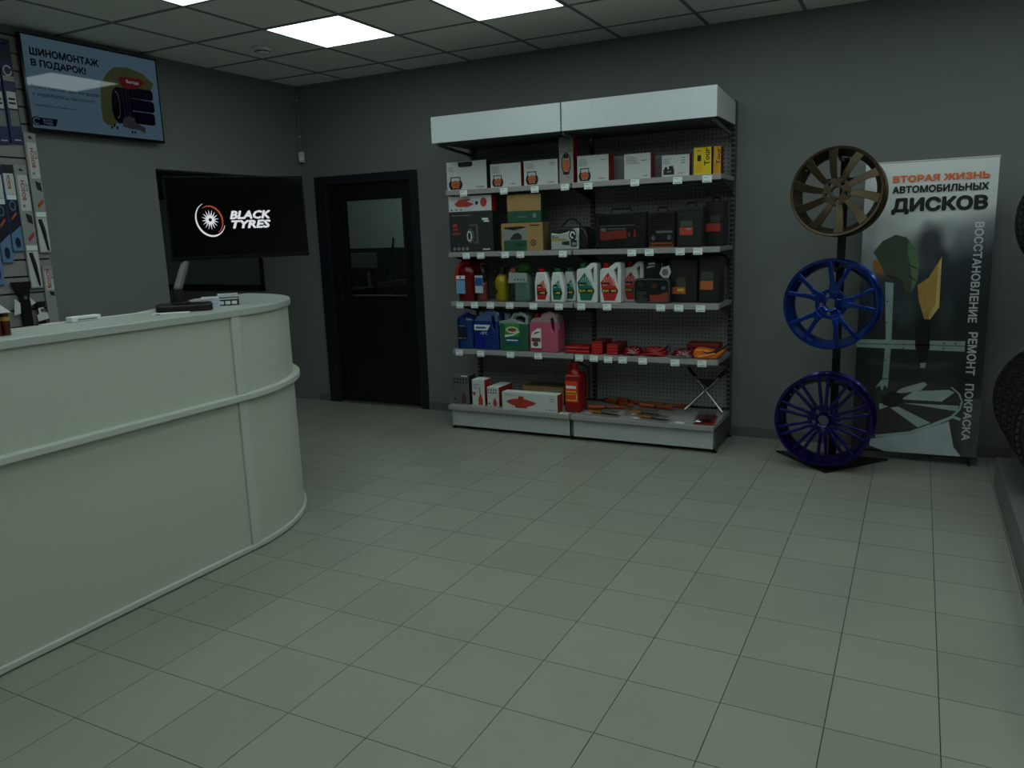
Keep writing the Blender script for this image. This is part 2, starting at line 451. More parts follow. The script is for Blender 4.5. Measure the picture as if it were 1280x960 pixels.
# window in the back wall
wn = struct(MB().box(WX0, WX1, YB + .05, YB + .09, WZ0, WZ0 + .02), 'window_1', SATIN)
m = MB(); a = .056
m.box(WX0, WX1, YB - .012, YB + .10, WZ0, WZ0 + a); m.box(WX0, WX1, YB - .012, YB + .10, WZ1 - a, WZ1)
m.box(WX1 - .045, WX1, YB - .012, YB + .10, WZ0, WZ1); m.box(WX0, WX0 + .045, YB - .012, YB + .10, WZ0, WZ1)
m.mk('window_frame', SATIN, wn, .003)
MB().box(WX0 + .04, WX1 - .04, YB + .04, YB + .046, WZ0 + .05, WZ1 - .05).mk('pane', GLASS, wn)

# door
dr = struct(MB().box(DX0, DX1, YB + .02, YB + .1, DZ1 - .03, DZ1), 'door_1', DOORM)
m = MB()
m.box(DX0, DX0 + .115, YB - .018, YB + .1, 0, DZ1); m.box(DX1 - .075, DX1, YB - .018, YB + .1, 0, DZ1)
m.box(DX0 + .115, DX1 - .075, YB - .018, YB + .1, DZ1 - .072, DZ1)
m.mk('door_frame', DOORM, dr, .003)
lx0, lx1, gz0, gz1, gx0, gx1 = DX0 + .118, DX1 - .078, .965, 1.768, -4.425, -3.82
m = MB(); m.plate([(lx0, .02), (lx1, .02), (lx1, DZ1 - .075), (lx0, DZ1 - .075)], [[(gx0, gz0), (gx1, gz0), (gx1, gz1), (gx0, gz1)]], YB + .02, YB + .06)
m.mk('door_leaf', DOORI, dr, .002)
m = MB()
for z0, z1 in ((.12, .45), (.49, .82)):
    m.plate(rrect(lx0 + .1, lx1 - .1, z0, z1, .01, 1), [rrect(lx0 + .112, lx1 - .112, z0 + .012, z1 - .012, .01, 1)], YB + .012, YB + .02)
m.mk('panel_moulding', DOORI, dr)
m = MB(); m.plate([(gx0 - .022, gz0 - .022), (gx1 + .022, gz0 - .022), (gx1 + .022, gz1 + .022), (gx0 - .022, gz1 + .022)], [[(gx0, gz0), (gx1, gz0), (gx1, gz1), (gx0, gz1)]], YB + .008, YB + .03)
m.mk('glazing_bead', DOORI, dr, .003)
MB().box(gx0, gx1, YB + .036, YB + .042, gz0, gz1).mk('pane', GLASS, dr)
m = MB(); m.box(-4.545, -4.505, YB + .01, YB + .02, .9, 1.12)
h = m.mk('door_handle', SATIN, dr, .003)
MB().tube([(-4.525, YB + .012, 1.06), (-4.525, YB - .03, 1.06), (-4.41, YB - .036, 1.06)], .009, 8).mk('lever', DARKMET, h, smooth=True)
MB().box(lx0, lx1 - .0, YB - .015, YB + .06, .001, .016).mk('threshold', STEEL, dr, .003)

# workshop behind the glass: tyre changer with column and arm, tool board
wk = thing('tyre_changer', 'dark tyre changing machine with slanted arm seen through the door glass', 'machine', (-4.75, 6.9, 0))
MB().box(-.35, .3, -.3, .3, 0, .55).mk('cabinet', DARKMET, wk, .01)
MB().lathe([(.25, .55), (.27, .58), (.1, .6), (.02, .62)], 24).mk('turntable', STEEL, wk, smooth=True)
MB().box(.22, .32, .12, .28, .5, 1.75).mk('column', SATIN, wk, .005)
MB().bar((.27, .2, 1.7), (-.05, .1, 1.78), .07, .07).mk('arm', SATIN, wk, .005)
MB().tube([(-.05, .1, 1.76), (-.05, .1, 1.1)], .02, 8).mk('mounting_shaft', STEEL, wk, smooth=True)
MB().bar((-.35, -.1, .95), (.1, -.12, 1.0), .05, .06).mk('bead_lever', STEEL, wk, .004)
MB().tube([(-.3, -.05, .5), (-.16, -.05, 1.45)], .012, 6).mk('tyre_iron', STEEL, wk, smooth=True)
wk = thing('workbench', 'dark workbench with grey rail seen through the window behind the monitor', 'workbench', (-6.6, 7.3, 0))
MB().box(-.9, .9, -.3, .3, .82, .88).mk('worktop', DARKMET, wk, .004)
for sx in (-.85, .85):
    for sy in (-.25, .25): MB().box(sx - .03, sx + .03, sy - .03, sy + .03, 0, .82).mk('leg', DARKMET, wk)
MB().box(-.9, .9, .24, .3, 1.1, 1.28).mk('tool_rail', GREYP, wk, .004)
for sx in (-.8, .8): MB().box(sx - .02, sx + .02, .25, .29, .88, 1.1).mk('rail_post', GREYP, wk)

# motion sensor with conduit in the corner, smoke detector
t = thing('motion_sensor', 'small white motion sensor below the ceiling in the wall corner', 'sensor', (-4.815, 5.436, 2.115), PI / 4 * .9)
MB().prism(rrect(-.025, .025, 0, .088, .008), -.022, .022).mk('body', WHITEMET, t, .005)
MB().prism(rrect(-.018, .018, .02, .055, .006), -.025, -.021).mk('lens', PAPER, t, .002)
t = thing('cable_conduit', 'thin white cable conduit running down the corner to the motion sensor', 'conduit', (-4.832, 5.452, 2.203))
MB().tube([(0, 0, 0), (0, 0, .543)], .008, 8).mk('pipe', mat('conduit_grey', (120, 126, 124), .5), t, smooth=True)
for z in (.12, .42): MB().box(-.011, .011, -.01, .01, z, z + .015).mk('clip', WHITEMET, t, .002)
t = thing('smoke_detector', 'round grey smoke detector on the ceiling beside the light panel', 'detector', (-4.05, 4.27, CE))
MB().lathe([(.062, .0), (.066, -.012), (.058, -.022), (.045, -.026), (.043, -.036), (.03, -.042), (.001, -.043)], 28).mk('housing', mat('detector_white', (212, 216, 211), .5), t, smooth=True, fix=True)
MB().lathe([(.046, -.027), (.05, -.03), (.046, -.033)], 28, close=True).mk('vent_ring', DARKMET, t, fix=True)

# ------------------------------------------------------------ reception counter
CF = -2.757; EA, EB, EY = .80, .87, 2.56
def plan(off=0., y0=-.4, a_end=PI / 2, nstr=2, narc=22, straight=True, arc=True):
    pts = []
    if straight:
        for k in range(nstr): pts.append((CF + off, y0 + (EY - y0) * k / nstr))
    if arc:
        for k in range(narc + 1):
            a = a_end * k / narc
            nx, ny = math.cos(a) / EA, math.sin(a) / EB; l = math.hypot(nx, ny)
            pts.append((CF - EA + EA * math.cos(a) + off * nx / l, EY + EB * math.sin(a) + off * ny / l))
    elif straight: pts.append((CF + off, EY))
    return pts
def ribbon(o0, o1, z0, z1, **k):
    A, B = plan(o0, **k), plan(o1, **k); n = len(A); mb = MB()
    vs = [(x, y, z0) for x, y in A] + [(x, y, z0) for x, y in B] + [(x, y, z1) for x, y in A] + [(x, y, z1) for x, y in B]
    fs = []
    for i in range(n - 1):
        fs += [(i, i + 1, n + i + 1, n + i), (2 * n + i, 3 * n + i, 3 * n + i + 1, 2 * n + i + 1), (n + i, n + i + 1, 3 * n + i + 1, 3 * n + i), (i + 1, i, 2 * n + i, 2 * n + i + 1)]
    fs.append((0, n, 3 * n, 2 * n))
    fs.append((2 * n - 1, n - 1, 3 * n - 1, 4 * n - 1))
    return mb.solid(vs, fs)
rc = thing('reception_counter', 'pale grey laminate reception counter with rounded end and horizontal edge strips', 'counter', (0, 0, 0))
AE = PI * .5
for nm, z0, z1 in (('lower_panel', .012, .74), ('upper_panel', .745, 1.12)):
    ribbon(-.02, 0, z0, z1, arc=False).mk(nm, LAM, rc, fix=True)
    ribbon(-.02, 0, z0, z1, straight=False, a_end=AE).mk('curved_' + nm, LAM, rc, smooth=True, fix=True)
ribbon(-.03, .034, .733, .762, a_end=AE).mk('middle_rail', EDGE, rc, .004, smooth=True, fix=True)
ribbon(-.03, .014, .006, .03, a_end=AE).mk('foot_rail', EDGE, rc, .003, smooth=True, fix=True)
for z0, z1 in ((.03, .733), (.762, 1.12)):
    MB().box(CF - .004, CF + .012, EY - .012, EY + .04, z0, z1).mk('joint_strip', EDGE, rc, .004)
# worktop: straight band plus rounded end
top = plan(.016, a_end=AE) + [(-3.557, 3.05), (-3.36, 2.78), (-3.2, 2.45), (-3.11, 2.3), (-3.11, -.4)]
MB().zprism(top, 1.12, 1.153).mk('worktop', LAMT, rc, .004)
MB().box(-3.11, -3.085, -.4, 2.42, .7, 1.119).mk('rear_panel', LAM, rc)
MB().box(-3.75, -3.11, -.4, 2.42, .72, .745).mk('desk', LAMT, rc, .003)
MB().box(-3.75, -3.72, -.4, 2.42, .005, .72).mk('desk_panel', LAM, rc)
MB().box(-3.11, -3.09, 1.9, 2.42, 1.1535, 1.156).mk('edge_trim', PAPER, rc)

# monitor on an arm stand
mt = thing('monitor', 'black computer monitor on an arm stand showing a tyre wheel logo on the counter', 'monitor', (-2.97, 2.50, 1.153), math.radians(49))
MB().zprism(rrect(-.125, .115, -.09, .09, .035, 5), .001, .032).mk('stand_base', BLACK, mt, .006, smooth=True)
MB().zprism(rrect(-.055, .02, -.045, .045, .015, 3), .032, .04).mk('base_cap', BLACK, mt, .002)
R49 = Matrix.Rotation(math.radians(-49), 3, 'Z')
def ml(p): return R49 @ (Vector(p) - Vector((-2.97, 2.50, 1.153)))
mc = Vector((-2.862, 2.766, 1.566)); mn = Vector((.80, -.598, .04)).normalized()
pb = ml(mc - mn * .05)
MB().tube([(-.03, 0, .035), (-.03, 0, .10)], .026, 12).mk('post', BLACK, mt, smooth=True)
a0 = Vector((-.03, -.0, .09)); a1 = Vector((.03, .10, .25))
MB().bar(a0, a1, .036, .03).mk('lower_arm', GREYP, mt, .012)
MB().bar(a1 - Vector((0, 0, .02)), pb, .04, .04).mk('upper_arm', BLACK, mt, .01)
# screen group in its own tilted frame
rt = Vector((.594, .805, .004)).normalized(); up = mn.cross(rt).normalized(); rt = up.cross(mn)
scr = bpy.data.objects.new('screen', MB().prism(rrect(-.302, .302, -.172, .182, .004, 2), -.0005, .0).mesh('screen', [mat('lcd_black', (5, 6, 8), .06, spec=.3)]))
C.objects.link(scr); scr.parent = mt
Mw = Matrix((rt, -mn, up)).transposed().to_4x4(); Mw.translation = mc
scr.matrix_local = (Matrix.Translation((-2.97, 2.50, 1.153)) @ Matrix.Rotation(math.radians(49), 4, 'Z')).inverted() @ Mw
m = MB(); m.box(-.312, .312, .0005, .03, -.19, .19); m.box(-.312, .312, -.004, .0005, -.19, -.172)
m.box(-.312, -.303, -.002, .001, -.172, .19); m.box(.303, .312, -.002, .001, -.172, .19); m.box(-.312, .312, -.002, .001, .183, .19)
m.mk('bezel', mat('bezel_black', (8, 9, 10), .45, spec=.15), scr, .001)
MB().prism(rrect(-.2, .2, -.12, .14, .03), .03, .05).mk('rear_cover', BLACK, scr, .01)
SW = mat('screen_white', (226, 230, 236), .3, emit=.8); SO = mat('screen_orange', (186, 78, 46), .3, emit=.7)
text(scr, 'BLACK', (.0535, -.0012, .0125), SW, .187, .04, bold=.045, shear=.25)
text(scr, 'TYRES', (.0535, -.0012, -.0310), SW, .18, .039, bold=.045, shear=.25)
def ring_arc(cx, cz, rx, rz, a0, a1, w0, w1, rot, n=26):
    # crescent: thickness from 0 to w to 0
    O, I = [], []
    for k in range(n):
        a = a0 + (a1 - a0) * k / (n - 1); wd = w0 + (w1 - w0) * math.sin(PI * k / (n - 1))
        for L, q in ((O, 1.0), (I, 1 - wd)):
            x, z = rx * q * math.cos(a), rz * q * math.sin(a)
            L.append((cx + x * math.cos(rot) - z * math.sin(rot), cz + x * math.sin(rot) + z * math.cos(rot)))
    return O, I
def arc_print(parent, args, y, m, name):
    O, I = ring_arc(*args); mb = MB()
    for k in range(len(O) - 1): mb.face([(O[k][0], y, O[k][1]), (I[k][0], y, I[k][1]), (I[k + 1][0], y, I[k + 1][1]), (O[k + 1][0], y, O[k + 1][1])])
    return mb.mk(name, m, parent, fix=True)
lc = (-.1275, -.007)
arc_print(scr, (lc[0], lc[1], .064, .079, math.radians(100), math.radians(330), .02, .12, math.radians(12)), -.0012, SW, 'logo_ring')
arc_print(scr, (lc[0] + .004, lc[1], .052, .066, math.radians(-75), math.radians(115), .03, .13, math.radians(12)), -.0012, SO, 'logo_arc')
st = []
for k in range(16):
    a = 2 * PI * k / 16 + .1; c_, s_ = math.cos(a), math.sin(a)
    st.append([(lc[0] + .016 * c_ + .0035 * s_, lc[1] + .016 * s_ - .0035 * c_), (lc[0] + .041 * c_ * .93, lc[1] + .047 * s_), (lc[0] + .016 * c_ - .0035 * s_, lc[1] + .016 * s_ + .0035 * c_)])
mb = MB()
for p in st: mb.face([(x, -.0012, z) for x, z in p])
O, I = ring_arc(lc[0], lc[1], .0185, .0195, 0, 2 * PI, .6, .6, 0)
for k in range(len(O) - 1): mb.face([(O[k][0], -.0012, O[k][1]), (I[k][0], -.0012, I[k][1]), (I[k + 1][0], -.0012, I[k + 1][1]), (O[k + 1][0], -.0012, O[k + 1][1])])
mb.mk('logo_spokes', SW, scr, fix=True)

# small things on the worktop
t = thing('paper_card', 'flat white card lying in front of the monitor base', 'card', (-2.90, 2.36, 1.153), math.radians(49))
MB().box(-.075, .075, -.03, .02, .0006, .006).mk('card', PAPER, t, .001)
MB().box(-.06, -.045, -.0308, -.03, .0015, .005).mk('slot', INK, t)
t = thing('flyer_stack', 'stack of white flyers on the counter behind the monitor base', 'flyers', (-3.03, 2.70, 1.153), math.radians(47))
for k in range(7):
    d = random.uniform(-.003, .003); MB().box(-.04 + d, .04 + d, -.07 + d, .07 + d, .0006 + k * .006, .006 + k * .006).mk('flyer', mat('flyer_paper', (205, 208, 222), .6), t)
t = thing('card_holder', 'black and white printed card holder at the end of the flyer stack', 'card holder', (-2.985, 2.765, 1.153), math.radians(47))
m = MB(); m.prism([(-.05, 0), (.05, 0), (.05, .038), (-.05, .038)], -.035, .035)
m.mk('box', mat('holder_dark', (38, 40, 42), .5), t, .002)
MB().box(-.047, .047, .0, .034, .038, .055).mk('cards', PAPER, t, .001)
flat(t, [rrect(-.044 + .03 * k, -.02 + .03 * k, .006, .022, .004) for k in range(3)] + [[(-.045, .03), (.045, .03), (.045, .035), (-.045, .035)]], -.0352, PAPER, 'card_print')
t = thing('label_holder', 'small white plastic label holder at the rear edge of the counter top', 'holder', (-3.06, 2.06, 1.153), PI / 2)
MB().prism(rrect(-.065, .065, .001, .022, .004), -.02, .02).mk('body', PAPER, t, .003)
MB().box(-.04, .045, -.0205, -.0195, .006, .012).mk('slot', GINK, t)
t = thing('bottle_pack', 'pack of small amber and gold bottles under slanted white lid on counter', 'bottles', (-2.89, 1.60, 1.153), PI / 2)
AMB = mat('amber_glass', (70, 34, 18), .15); GOLD = mat('gold_band', (190, 160, 80), .3, .6)
for k in range(4):
    for q in range(2):
        o = MB().lathe([(.0005, 0), (.014, 0), (.0145, .05), (.013, .056), (.013, .078), (.0005, .08)], 14, o=(-.055 + .031 * k, -.016 + .032 * q, .0005)).mk('bottle', AMB, t, smooth=True)
        MB().lathe([(.0146, .052), (.0148, .054), (.0148, .064), (.0146, .066)], 14, o=(-.055 + .031 * k, -.016 + .032 * q, 0)).mk('band', GOLD, o, smooth=True)
MB().prism([(-.075, .0805), (.055, .0805), (-.02, .145), (-.03, .15), (-.075, .15)], -.034, .034).mk('lid', PAPER, t, .002)

# ------------------------------------------------------------ slat wall with wiper packs, television
SLAT = mat('slatwall_grey', (138, 140, 138), .5)
sw = thing('slatwall_panel', 'grey slat wall panel with dark grooves on the left wall', 'display panel', (XL, 2.25, .3), PI / 2)
MB().box(-.85, .83, -.008, -.001, 0, 2.4).mk('backing', SATIN, sw)
sm = MB().box(-.85, .83, -.022, -.008, .005, .095).mesh('slat', SLAT)
for k in range(24):
    o = bpy.data.objects.new('slat', sm); C.objects.link(o); o.parent = sw; o.location = (0, 0, .04 + .1 * k - .05)
PKG = mat('grey_pack', (150, 153, 152), .35); PKW = mat('white_pack', (200, 204, 203), .35); NAVY = mat('navy_pack', (28, 34, 84), .35)
BLU = mat('light_blue_pack', (96, 130, 170), .35); DNAVY = mat('dark_navy_print', (24, 28, 48), .4)
hooks = []
def pack(label, y, w, z0, z1, style, group='wiper blade packs on the slat wall'):
    t = thing('wiper_pack', label, 'wiper blade pack', (XL + .028, y, z0), PI / 2, group)
    h = z1 - z0; hw = w / 2
    def R(a, b, c, d): return [(-hw + w * a, h * c), (-hw + w * b, h * c), (-hw + w * b, h * d), (-hw + w * a, h * d)]
    base = {'grey': PKG, 'blue': BLU, 'navy': NAVY}[style]
    m = MB(); m.plate([(-hw, 0), (hw, 0), (hw, h), (-hw, h)], [[(-hw * .45, h - .03), (0, h - .038), (hw * .45, h - .03), (0, h - .022)]], -.012, 0)
    m.mk('card', base, t, .0015)
    y_ = -.0122
    if style == 'grey':
        hh = .21 / h if h > .5 else .33
        flat(t, [R(.16, .95, 1 - hh - .08, 1 - .08)], y_, PKW, 'header')
        flat(t, [R(.3, .5, 1 - hh - .05, 1 - hh - .03)], y_ - .0006, GINK, 'emblem')
        text(t, 'BOSCH', (.0, y_ - .0014, h * (1 - .075) - h * hh / 2 + .012), PRED, .115, .024, roll=PI / 2, bold=.03)
        text(t, 'ECO', (hw * .62, y_ - .0014, h * (1 - .075) - h * hh / 2 + .03), INK, .045, .013, roll=PI / 2)
        zz = 1 - hh - .1
        flat(t, [[(-hw * .2, h * zz), (hw * .75, h * (zz - .02)), (hw * .8, h * (zz - .09)), (0, h * (zz - .07))]], y_, INK, 'picture')
        if h > .5:
            flat(t, [[(-hw * .3, h * (zz - .2)), (hw * .7, h * (zz - .15)), (hw * .8, h * (zz - .18)), (-hw * .2, h * (zz - .23))]], y_, PRED, 'stripe')
            flat(t, [R(.1, .95, zz - .30, zz - .26)], y_ - .0006, TAG, 'price_tag')
            flat(t, [R(.06, .94, .01, zz - .31)], y_, PKW, 'window')
            o = MB().tube([(-hw * .35, y_ - .004, h * (zz - .32)), (0, y_ - .006, h * .2), (hw * .45, y_ - .004, h * .02)], [.011, .012, .006], 6)
            o.mk('wiper_blade', BLACK, t, smooth=True)
    elif style == 'blue':
        flat(t, [R(0, 1, .90, 1.0)], y_, INK, 'cap_print'); flat(t, [R(.06, .96, .66, .9)], y_, PKW, 'header')
        text(t, 'BOSCH', (-hw * .1, y_ - .0014, h * .80), PRED, .075, .02, roll=PI / 2, bold=.03)
        flat(t, [R(.5, .56, .72, .88)], y_ - .0006, GINK, 'print_line')
        flat(t, [R(.1, .95, .60, .655)], y_ - .0006, TAG, 'price_tag')
        flat(t, [[(-hw, h * .2), (hw, h * .3), (hw, h * .6), (-hw, h * .6)]], y_, DNAVY, 'dark_print')
        flat(t, [[(-hw * .5, h * .36), (hw * .5, h * .43), (hw * .5, h * .46), (-hw * .5, h * .39)]], y_ - .0006, ORANGE, 'stripe')
        arc_print(t, (0, h * .53, .018, .03, 0, 2 * PI, .25, .25, 0), y_ - .0007, BLU, 'ring_print')
        flat(t, [ell(0, h * .1, hw * .5, h * .06)], y_, DNAVY, 'picture')
    else:
        flat(t, [R(.1, .9, .78, .9)], y_, DNAVY, 'print'); arc_print(t, (0, h * .70, .025, .03, .5, 2 * PI, .25, .25, 0), y_ - .0006, PKW, 'ring_print')
        flat(t, [R(.05, .95, .60, .65)], y_, PKG, 'band'); flat(t, [R(.15, .9, .34, .5)], y_, PKW, 'sticker')
        flat(t, [R(.25, .8, .38, .4), R(.25, .8, .42, .44)], y_ - .0006, INK, 'print_line')
        flat(t, [R(.2, .9, .17, .32)], y_, GINK, 'picture'); flat(t, [R(.3, .8, .03, .04)], y_, PKW, 'small_print')
    hooks.append((y, z1 - .03))
pack('grey long wiper blade pack hanging right under the television corner', 3.047, .072, 1.427, 2.140, 'grey')
pack('grey long wiper blade pack hanging left of the one under the television', 2.961, .076, 1.216, 1.948, 'grey')
pack('blue wiper blade pack with white header beside the long grey packs', 2.884, .064, 1.443, 1.945, 'blue')
pack('blue wiper blade pack with white header second left of the grey packs', 2.812, .064, 1.378, 1.942, 'blue')
pack('blue wiper blade pack cut by the left edge of the photo', 2.74, .064, 1.25, 1.94, 'blue')
pack('short grey pack hanging lowest on the slat wall above the counter', 3.038, .064, .99, 1.345, 'grey')
pack('navy blue pack hanging beside the left edge of the television', 2.970, .072, 2.070, 2.658, 'navy')
pack('navy blue pack hanging at the upper left edge of the photo', 2.890, .072, 2.062, 2.652, 'navy')
def adaptor(label, y, w, z0, z1, tagd):
    t = thing('mounting_arm', label, 'bracket', (XL + .028, y, z0), PI / 2)
    h = z1 - z0
    MB().prism([(-w * .18, 0), (w * .3, 0), (w * .3, h * .72), (w * .5, h), (-w * .5, h), (-w * .42, h * .88), (-w * .18, h * .7)], -.03, 0).mk('body', BLACK, t, .003)
    MB().lathe([(.001, 0), (.012, 0), (.012, .004), (.001, .005)], 12, axis='y', o=(w * .05, -.034, h * .68)).mk('screw', STEEL, t, fix=True)
    flat(t, tagd, -.031, PAPER, 'tag')
    hooks.append((y, z1 - .02))
adaptor('large black bracket with white tag hanging above the counter', 2.862, .115, .965, 1.262, [[(-.075, .1), (-.035, .11), (-.03, .17), (-.06, .2)], [(.035, .15), (.065, .165), (.03, .2)]])
adaptor('small black bracket with white paper tag right of the large one', 2.956, .07, .965, 1.135, [[(-.03, .05), (.04, .062), (.032, .1), (.018, .1), (.014, .135), (-.022, .13), (-.02, .095), (-.034, .09)]])
for y, z in hooks:
    MB().tube([(y - 2.25, -.02, z - .3 + .012), (y - 2.25, -.038, z - .3 + .006), (y - 2.25, -.05, z - .3 + .01)], .003, 6).mk('hook', STEEL, sw)

tv = thing('television', 'flat television on the left wall showing a pale blue tyre advertisement', 'television', (-4.775, 3.52, 2.152), PI / 2)
MB().box(-.2, .2, .03, .0678, .1, .4).mk('wall_bracket', DARKMET, tv)
m = MB(); W2, HH = .4745, .556
m.box(-W2, W2, .004, .03, 0, HH)
for a in ((-W2, -W2 + .014, .018, HH), (W2 - .008, W2, .018, HH)): m.box(a[0], a[1], -.003, .004, a[2], a[3])
m.box(-W2, W2, -.003, .004, 0, .018); m.box(-W2, W2, -.003, .004, HH - .008, HH)
m.mk('housing', BLACKG, tv, .0015)
SCRB = mat('tv_screen_blue', (138, 178, 205), .035, emit=.105, var=.01)
MB().box(-W2 + .014, W2 - .008, 0, .0035, .018, HH - .008).mk('screen', SCRB, tv)
def tvm(n, rgb, e=.115): return mat('tv_' + n, rgb, .035, emit=e)
NV = tvm('navy', (22, 28, 60), .05)
ty = -.0004
def tp(P): return [(y - 3.52, z - 2.152) for y, z in P]
flat(tv, [tp([(3.545, 2.484), (3.60, 2.56), (3.657, 2.606), (3.757, 2.622), (3.874, 2.599), (3.955, 2.543), (3.923, 2.49), (3.62, 2.24), (3.56, 2.235), (3.532, 2.263), (3.531, 2.353)])], ty, tvm('olive', (140, 148, 96), .06), 'blob_print')
flat(tv, [tp([(3.608, 2.329), (3.612, 2.40), (3.626, 2.455), (3.65, 2.482), (3.678, 2.486), (3.767, 2.482), (3.765, 2.30), (3.706, 2.262), (3.65, 2.25), (3.62, 2.28)]),
          rrect(.235, .418, .276, .345, .022), rrect(.232, .42, .196, .272, .022), rrect(.234, .416, .112, .192, .022)], ty - .0006, NV, 'tyre_print')
flat(tv, [ell(3.643 - 3.52, 2.372 - 2.152, .026, .085)], ty - .0012, tvm('dark', (10, 12, 26), .05), 'tyre_hole_print')
arc_print(tv, (3.643 - 3.52, 2.372 - 2.152, .027, .088, -PI / 2, PI / 2, .06, .06, 0), ty - .0022, tvm('pale', (170, 176, 186), .1), 'rim_print')
flat(tv, [tp([(3.70 + .022 * k, 2.30), (3.704 + .022 * k, 2.30), (3.704 + .022 * k, 2.47), (3.70 + .022 * k, 2.47)]) for k in range(3)], ty - .0013, tvm('tread', (60, 70, 100), .09), 'tread_print')
flat(tv, [tp([(3.672, 2.236), (3.685, 2.29), (3.727, 2.309), (3.771, 2.297), (3.777, 2.272), (3.85, 2.241), (3.84, 2.205), (3.801, 2.223), (3.74, 2.225)])], ty - .0018, tvm('grey', (88, 92, 108), .1), 'wrench_print')
flat(tv, [tp([(3.585 + .02 * k, 2.215 + .012 * (k % 2)), (3.597 + .02 * k, 2.213 + .012 * (k % 2)), (3.599 + .02 * k, 2.232 + .012 * (k % 2)), (3.587 + .02 * k, 2.234 + .012 * (k % 2))]) for k in range(3)] +
     [tp([(3.735 + .022 * k, 2.20), (3.747 + .022 * k, 2.196), (3.75 + .022 * k, 2.212), (3.738 + .022 * k, 2.216)]) for k in range(2)], ty - .0006, NV, 'nut_print')
flat(tv, [tp([(3.682, 2.55), (3.74, 2.558), (3.849, 2.561), (3.882, 2.541), (3.841, 2.508), (3.80, 2.487), (3.712, 2.483), (3.70, 2.50), (3.687, 2.53)])], ty - .0024, tvm('red', (160, 44, 56), .08), 'bubble_print')
text(tv, 'Выгода', (3.785 - 3.52, ty - .0035, 2.529 - 2.152), tvm('white', (220, 225, 230), .14), .095, .025)
text(tv, 'ШИНОМОНТАЖ', (3.10 - 3.52, ty - .0006, 2.612 - 2.152), NV, .45, .046, align='L', bold=.045)
text(tv, 'В ПОДАРОК!', (3.10 - 3.52, ty - .0006, 2.545 - 2.152), NV, .355, .05, align='L', bold=.045)
text(tv, 'Купите комплект шин или дисков', (3.085 - 3.52, ty - .0006, 2.408 - 2.152), NV, .44, .03, align='L', bold=.005)
text(tv, 'и «переобуйтесь» бесплатно*!', (3.085 - 3.52, ty - .0006, 2.365 - 2.152), NV, .40, .03, align='L', bold=.005)
text(tv, '*подробности на blacktyres.ru', (3.08 - 3.52, ty - .0006, 2.304 - 2.152), NV, .27, .018, align='L', bold=.005)
flat(tv, [tp([(3.10, 2.188), (3.205, 2.188), (3.222, 2.232), (3.10, 2.232)]), ell(3.088 - 3.52, 2.21 - 2.152, .032, .026)], ty - .0002, NV, 'logo_print')
arc_print(tv, (3.088 - 3.52, 2.21 - 2.152, .024, .02, .6, 5.2, .3, .3, 0), ty - .0012, SCRB, 'logo_ring')
text(tv, 'BLACK', (3.158 - 3.52, ty - .0014, 2.219 - 2.152), SCRB, .06, .014); text(tv, 'TYRES', (3.158 - 3.52, ty - .0014, 2.2 - 2.152), SCRB, .06, .014)

# ------------------------------------------------------------ shelving unit
SA, SB, SJ = -3.11, -1.108, -2.113           # left end, right end, joint of the two bays
su = thing('shelving_unit', 'grey steel shop shelving of two bays with white top panels against wall', 'shelving', (0, 0, 0))
for x in (SA + .012, SJ, SB - .012):
    o = MB().box(x - .012, x + .012, 5.39, 5.45, .03, 2.25).mk('upright', SLOT, su, .002)
for x in (SA + .012, SJ, SB - .012):
    MB().box(x - .012, x + .012, 4.965, 5.39, .03, .15).mk('base_leg', SLOT, su, .002)
    for y in (4.98, 5.42): MB().lathe([(.02, 0), (.02, .008), (.008, .012), (.008, .031)], 12, o=(x, y, .0005)).mk('foot', BLACK, su, fix=True)
for x0, x1 in ((SA + .026, SJ - .014), (SJ + .014, SB - .026)):
    for k in range(5):
        z0 = .2 + .41 * k
        MB().box(x0, x1, 5.424, 5.434, z0 + .001, z0 + .409).mk('back_panel', PEG, su)
tag_me = MB().prism([(-.029, -.042), (.029, -.042), (.029, 0), (-.029, 0)], -.003, 0).box(-.021, .021, -.0036, -.003, -.037, -.033, 1).box(-.023, .005, -.0036, -.003, -.012, -.009, 1).mesh('price_tag', [TAG, GINK])
def shelf(z, x0, x1, tags, yf=5.02):
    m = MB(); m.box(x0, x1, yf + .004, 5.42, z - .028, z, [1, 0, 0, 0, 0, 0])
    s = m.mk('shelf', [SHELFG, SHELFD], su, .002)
    rail = MB().box(x0, x1, yf - .004, yf + .004, z - .034, z + .001)
    rail.mk('price_rail', SHELFG, s, .002)
    for x in (x0 + .004, x1 - .004):
        m = MB(); vs = [(x - .002, yf + .03, z - .03), (x - .002, 5.40, z - .03), (x - .002, 5.40, z - .11), (x + .002, yf + .03, z - .03), (x + .002, 5.40, z - .03), (x + .002, 5.40, z - .11)]
        m.solid(vs, [(0, 1, 2), (3, 5, 4), (0, 3, 4, 1), (1, 4, 5, 2), (2, 5, 3, 0)]); m.mk('bracket', DARKMET, s, fix=True)
    for tx in tags:
        o = bpy.data.objects.new('price_tag', tag_me); C.objects.link(o); o.parent = s; o.location = (tx, yf - .0042, z - .004 + random.uniform(-.003, .001)); o.rotation_euler = (0, random.uniform(-.04, .04), 0)
TAGX = [[-2.954, -2.626, -2.384, -2.158, -1.988, -1.664, -1.383, -1.197], [-2.954, -2.832, -2.632, -2.509, -2.182, -1.688, -1.568, -1.364, -1.25], [-3.026, -2.902, -2.767, -2.608, -2.418, -2.221, -2.053, -1.865, -1.49, -1.369, -1.228], [-3.052, -2.865, -2.615, -2.392, -2.074, -1.964, -1.86, -1.756, -1.614, -1.393, -1.215]]
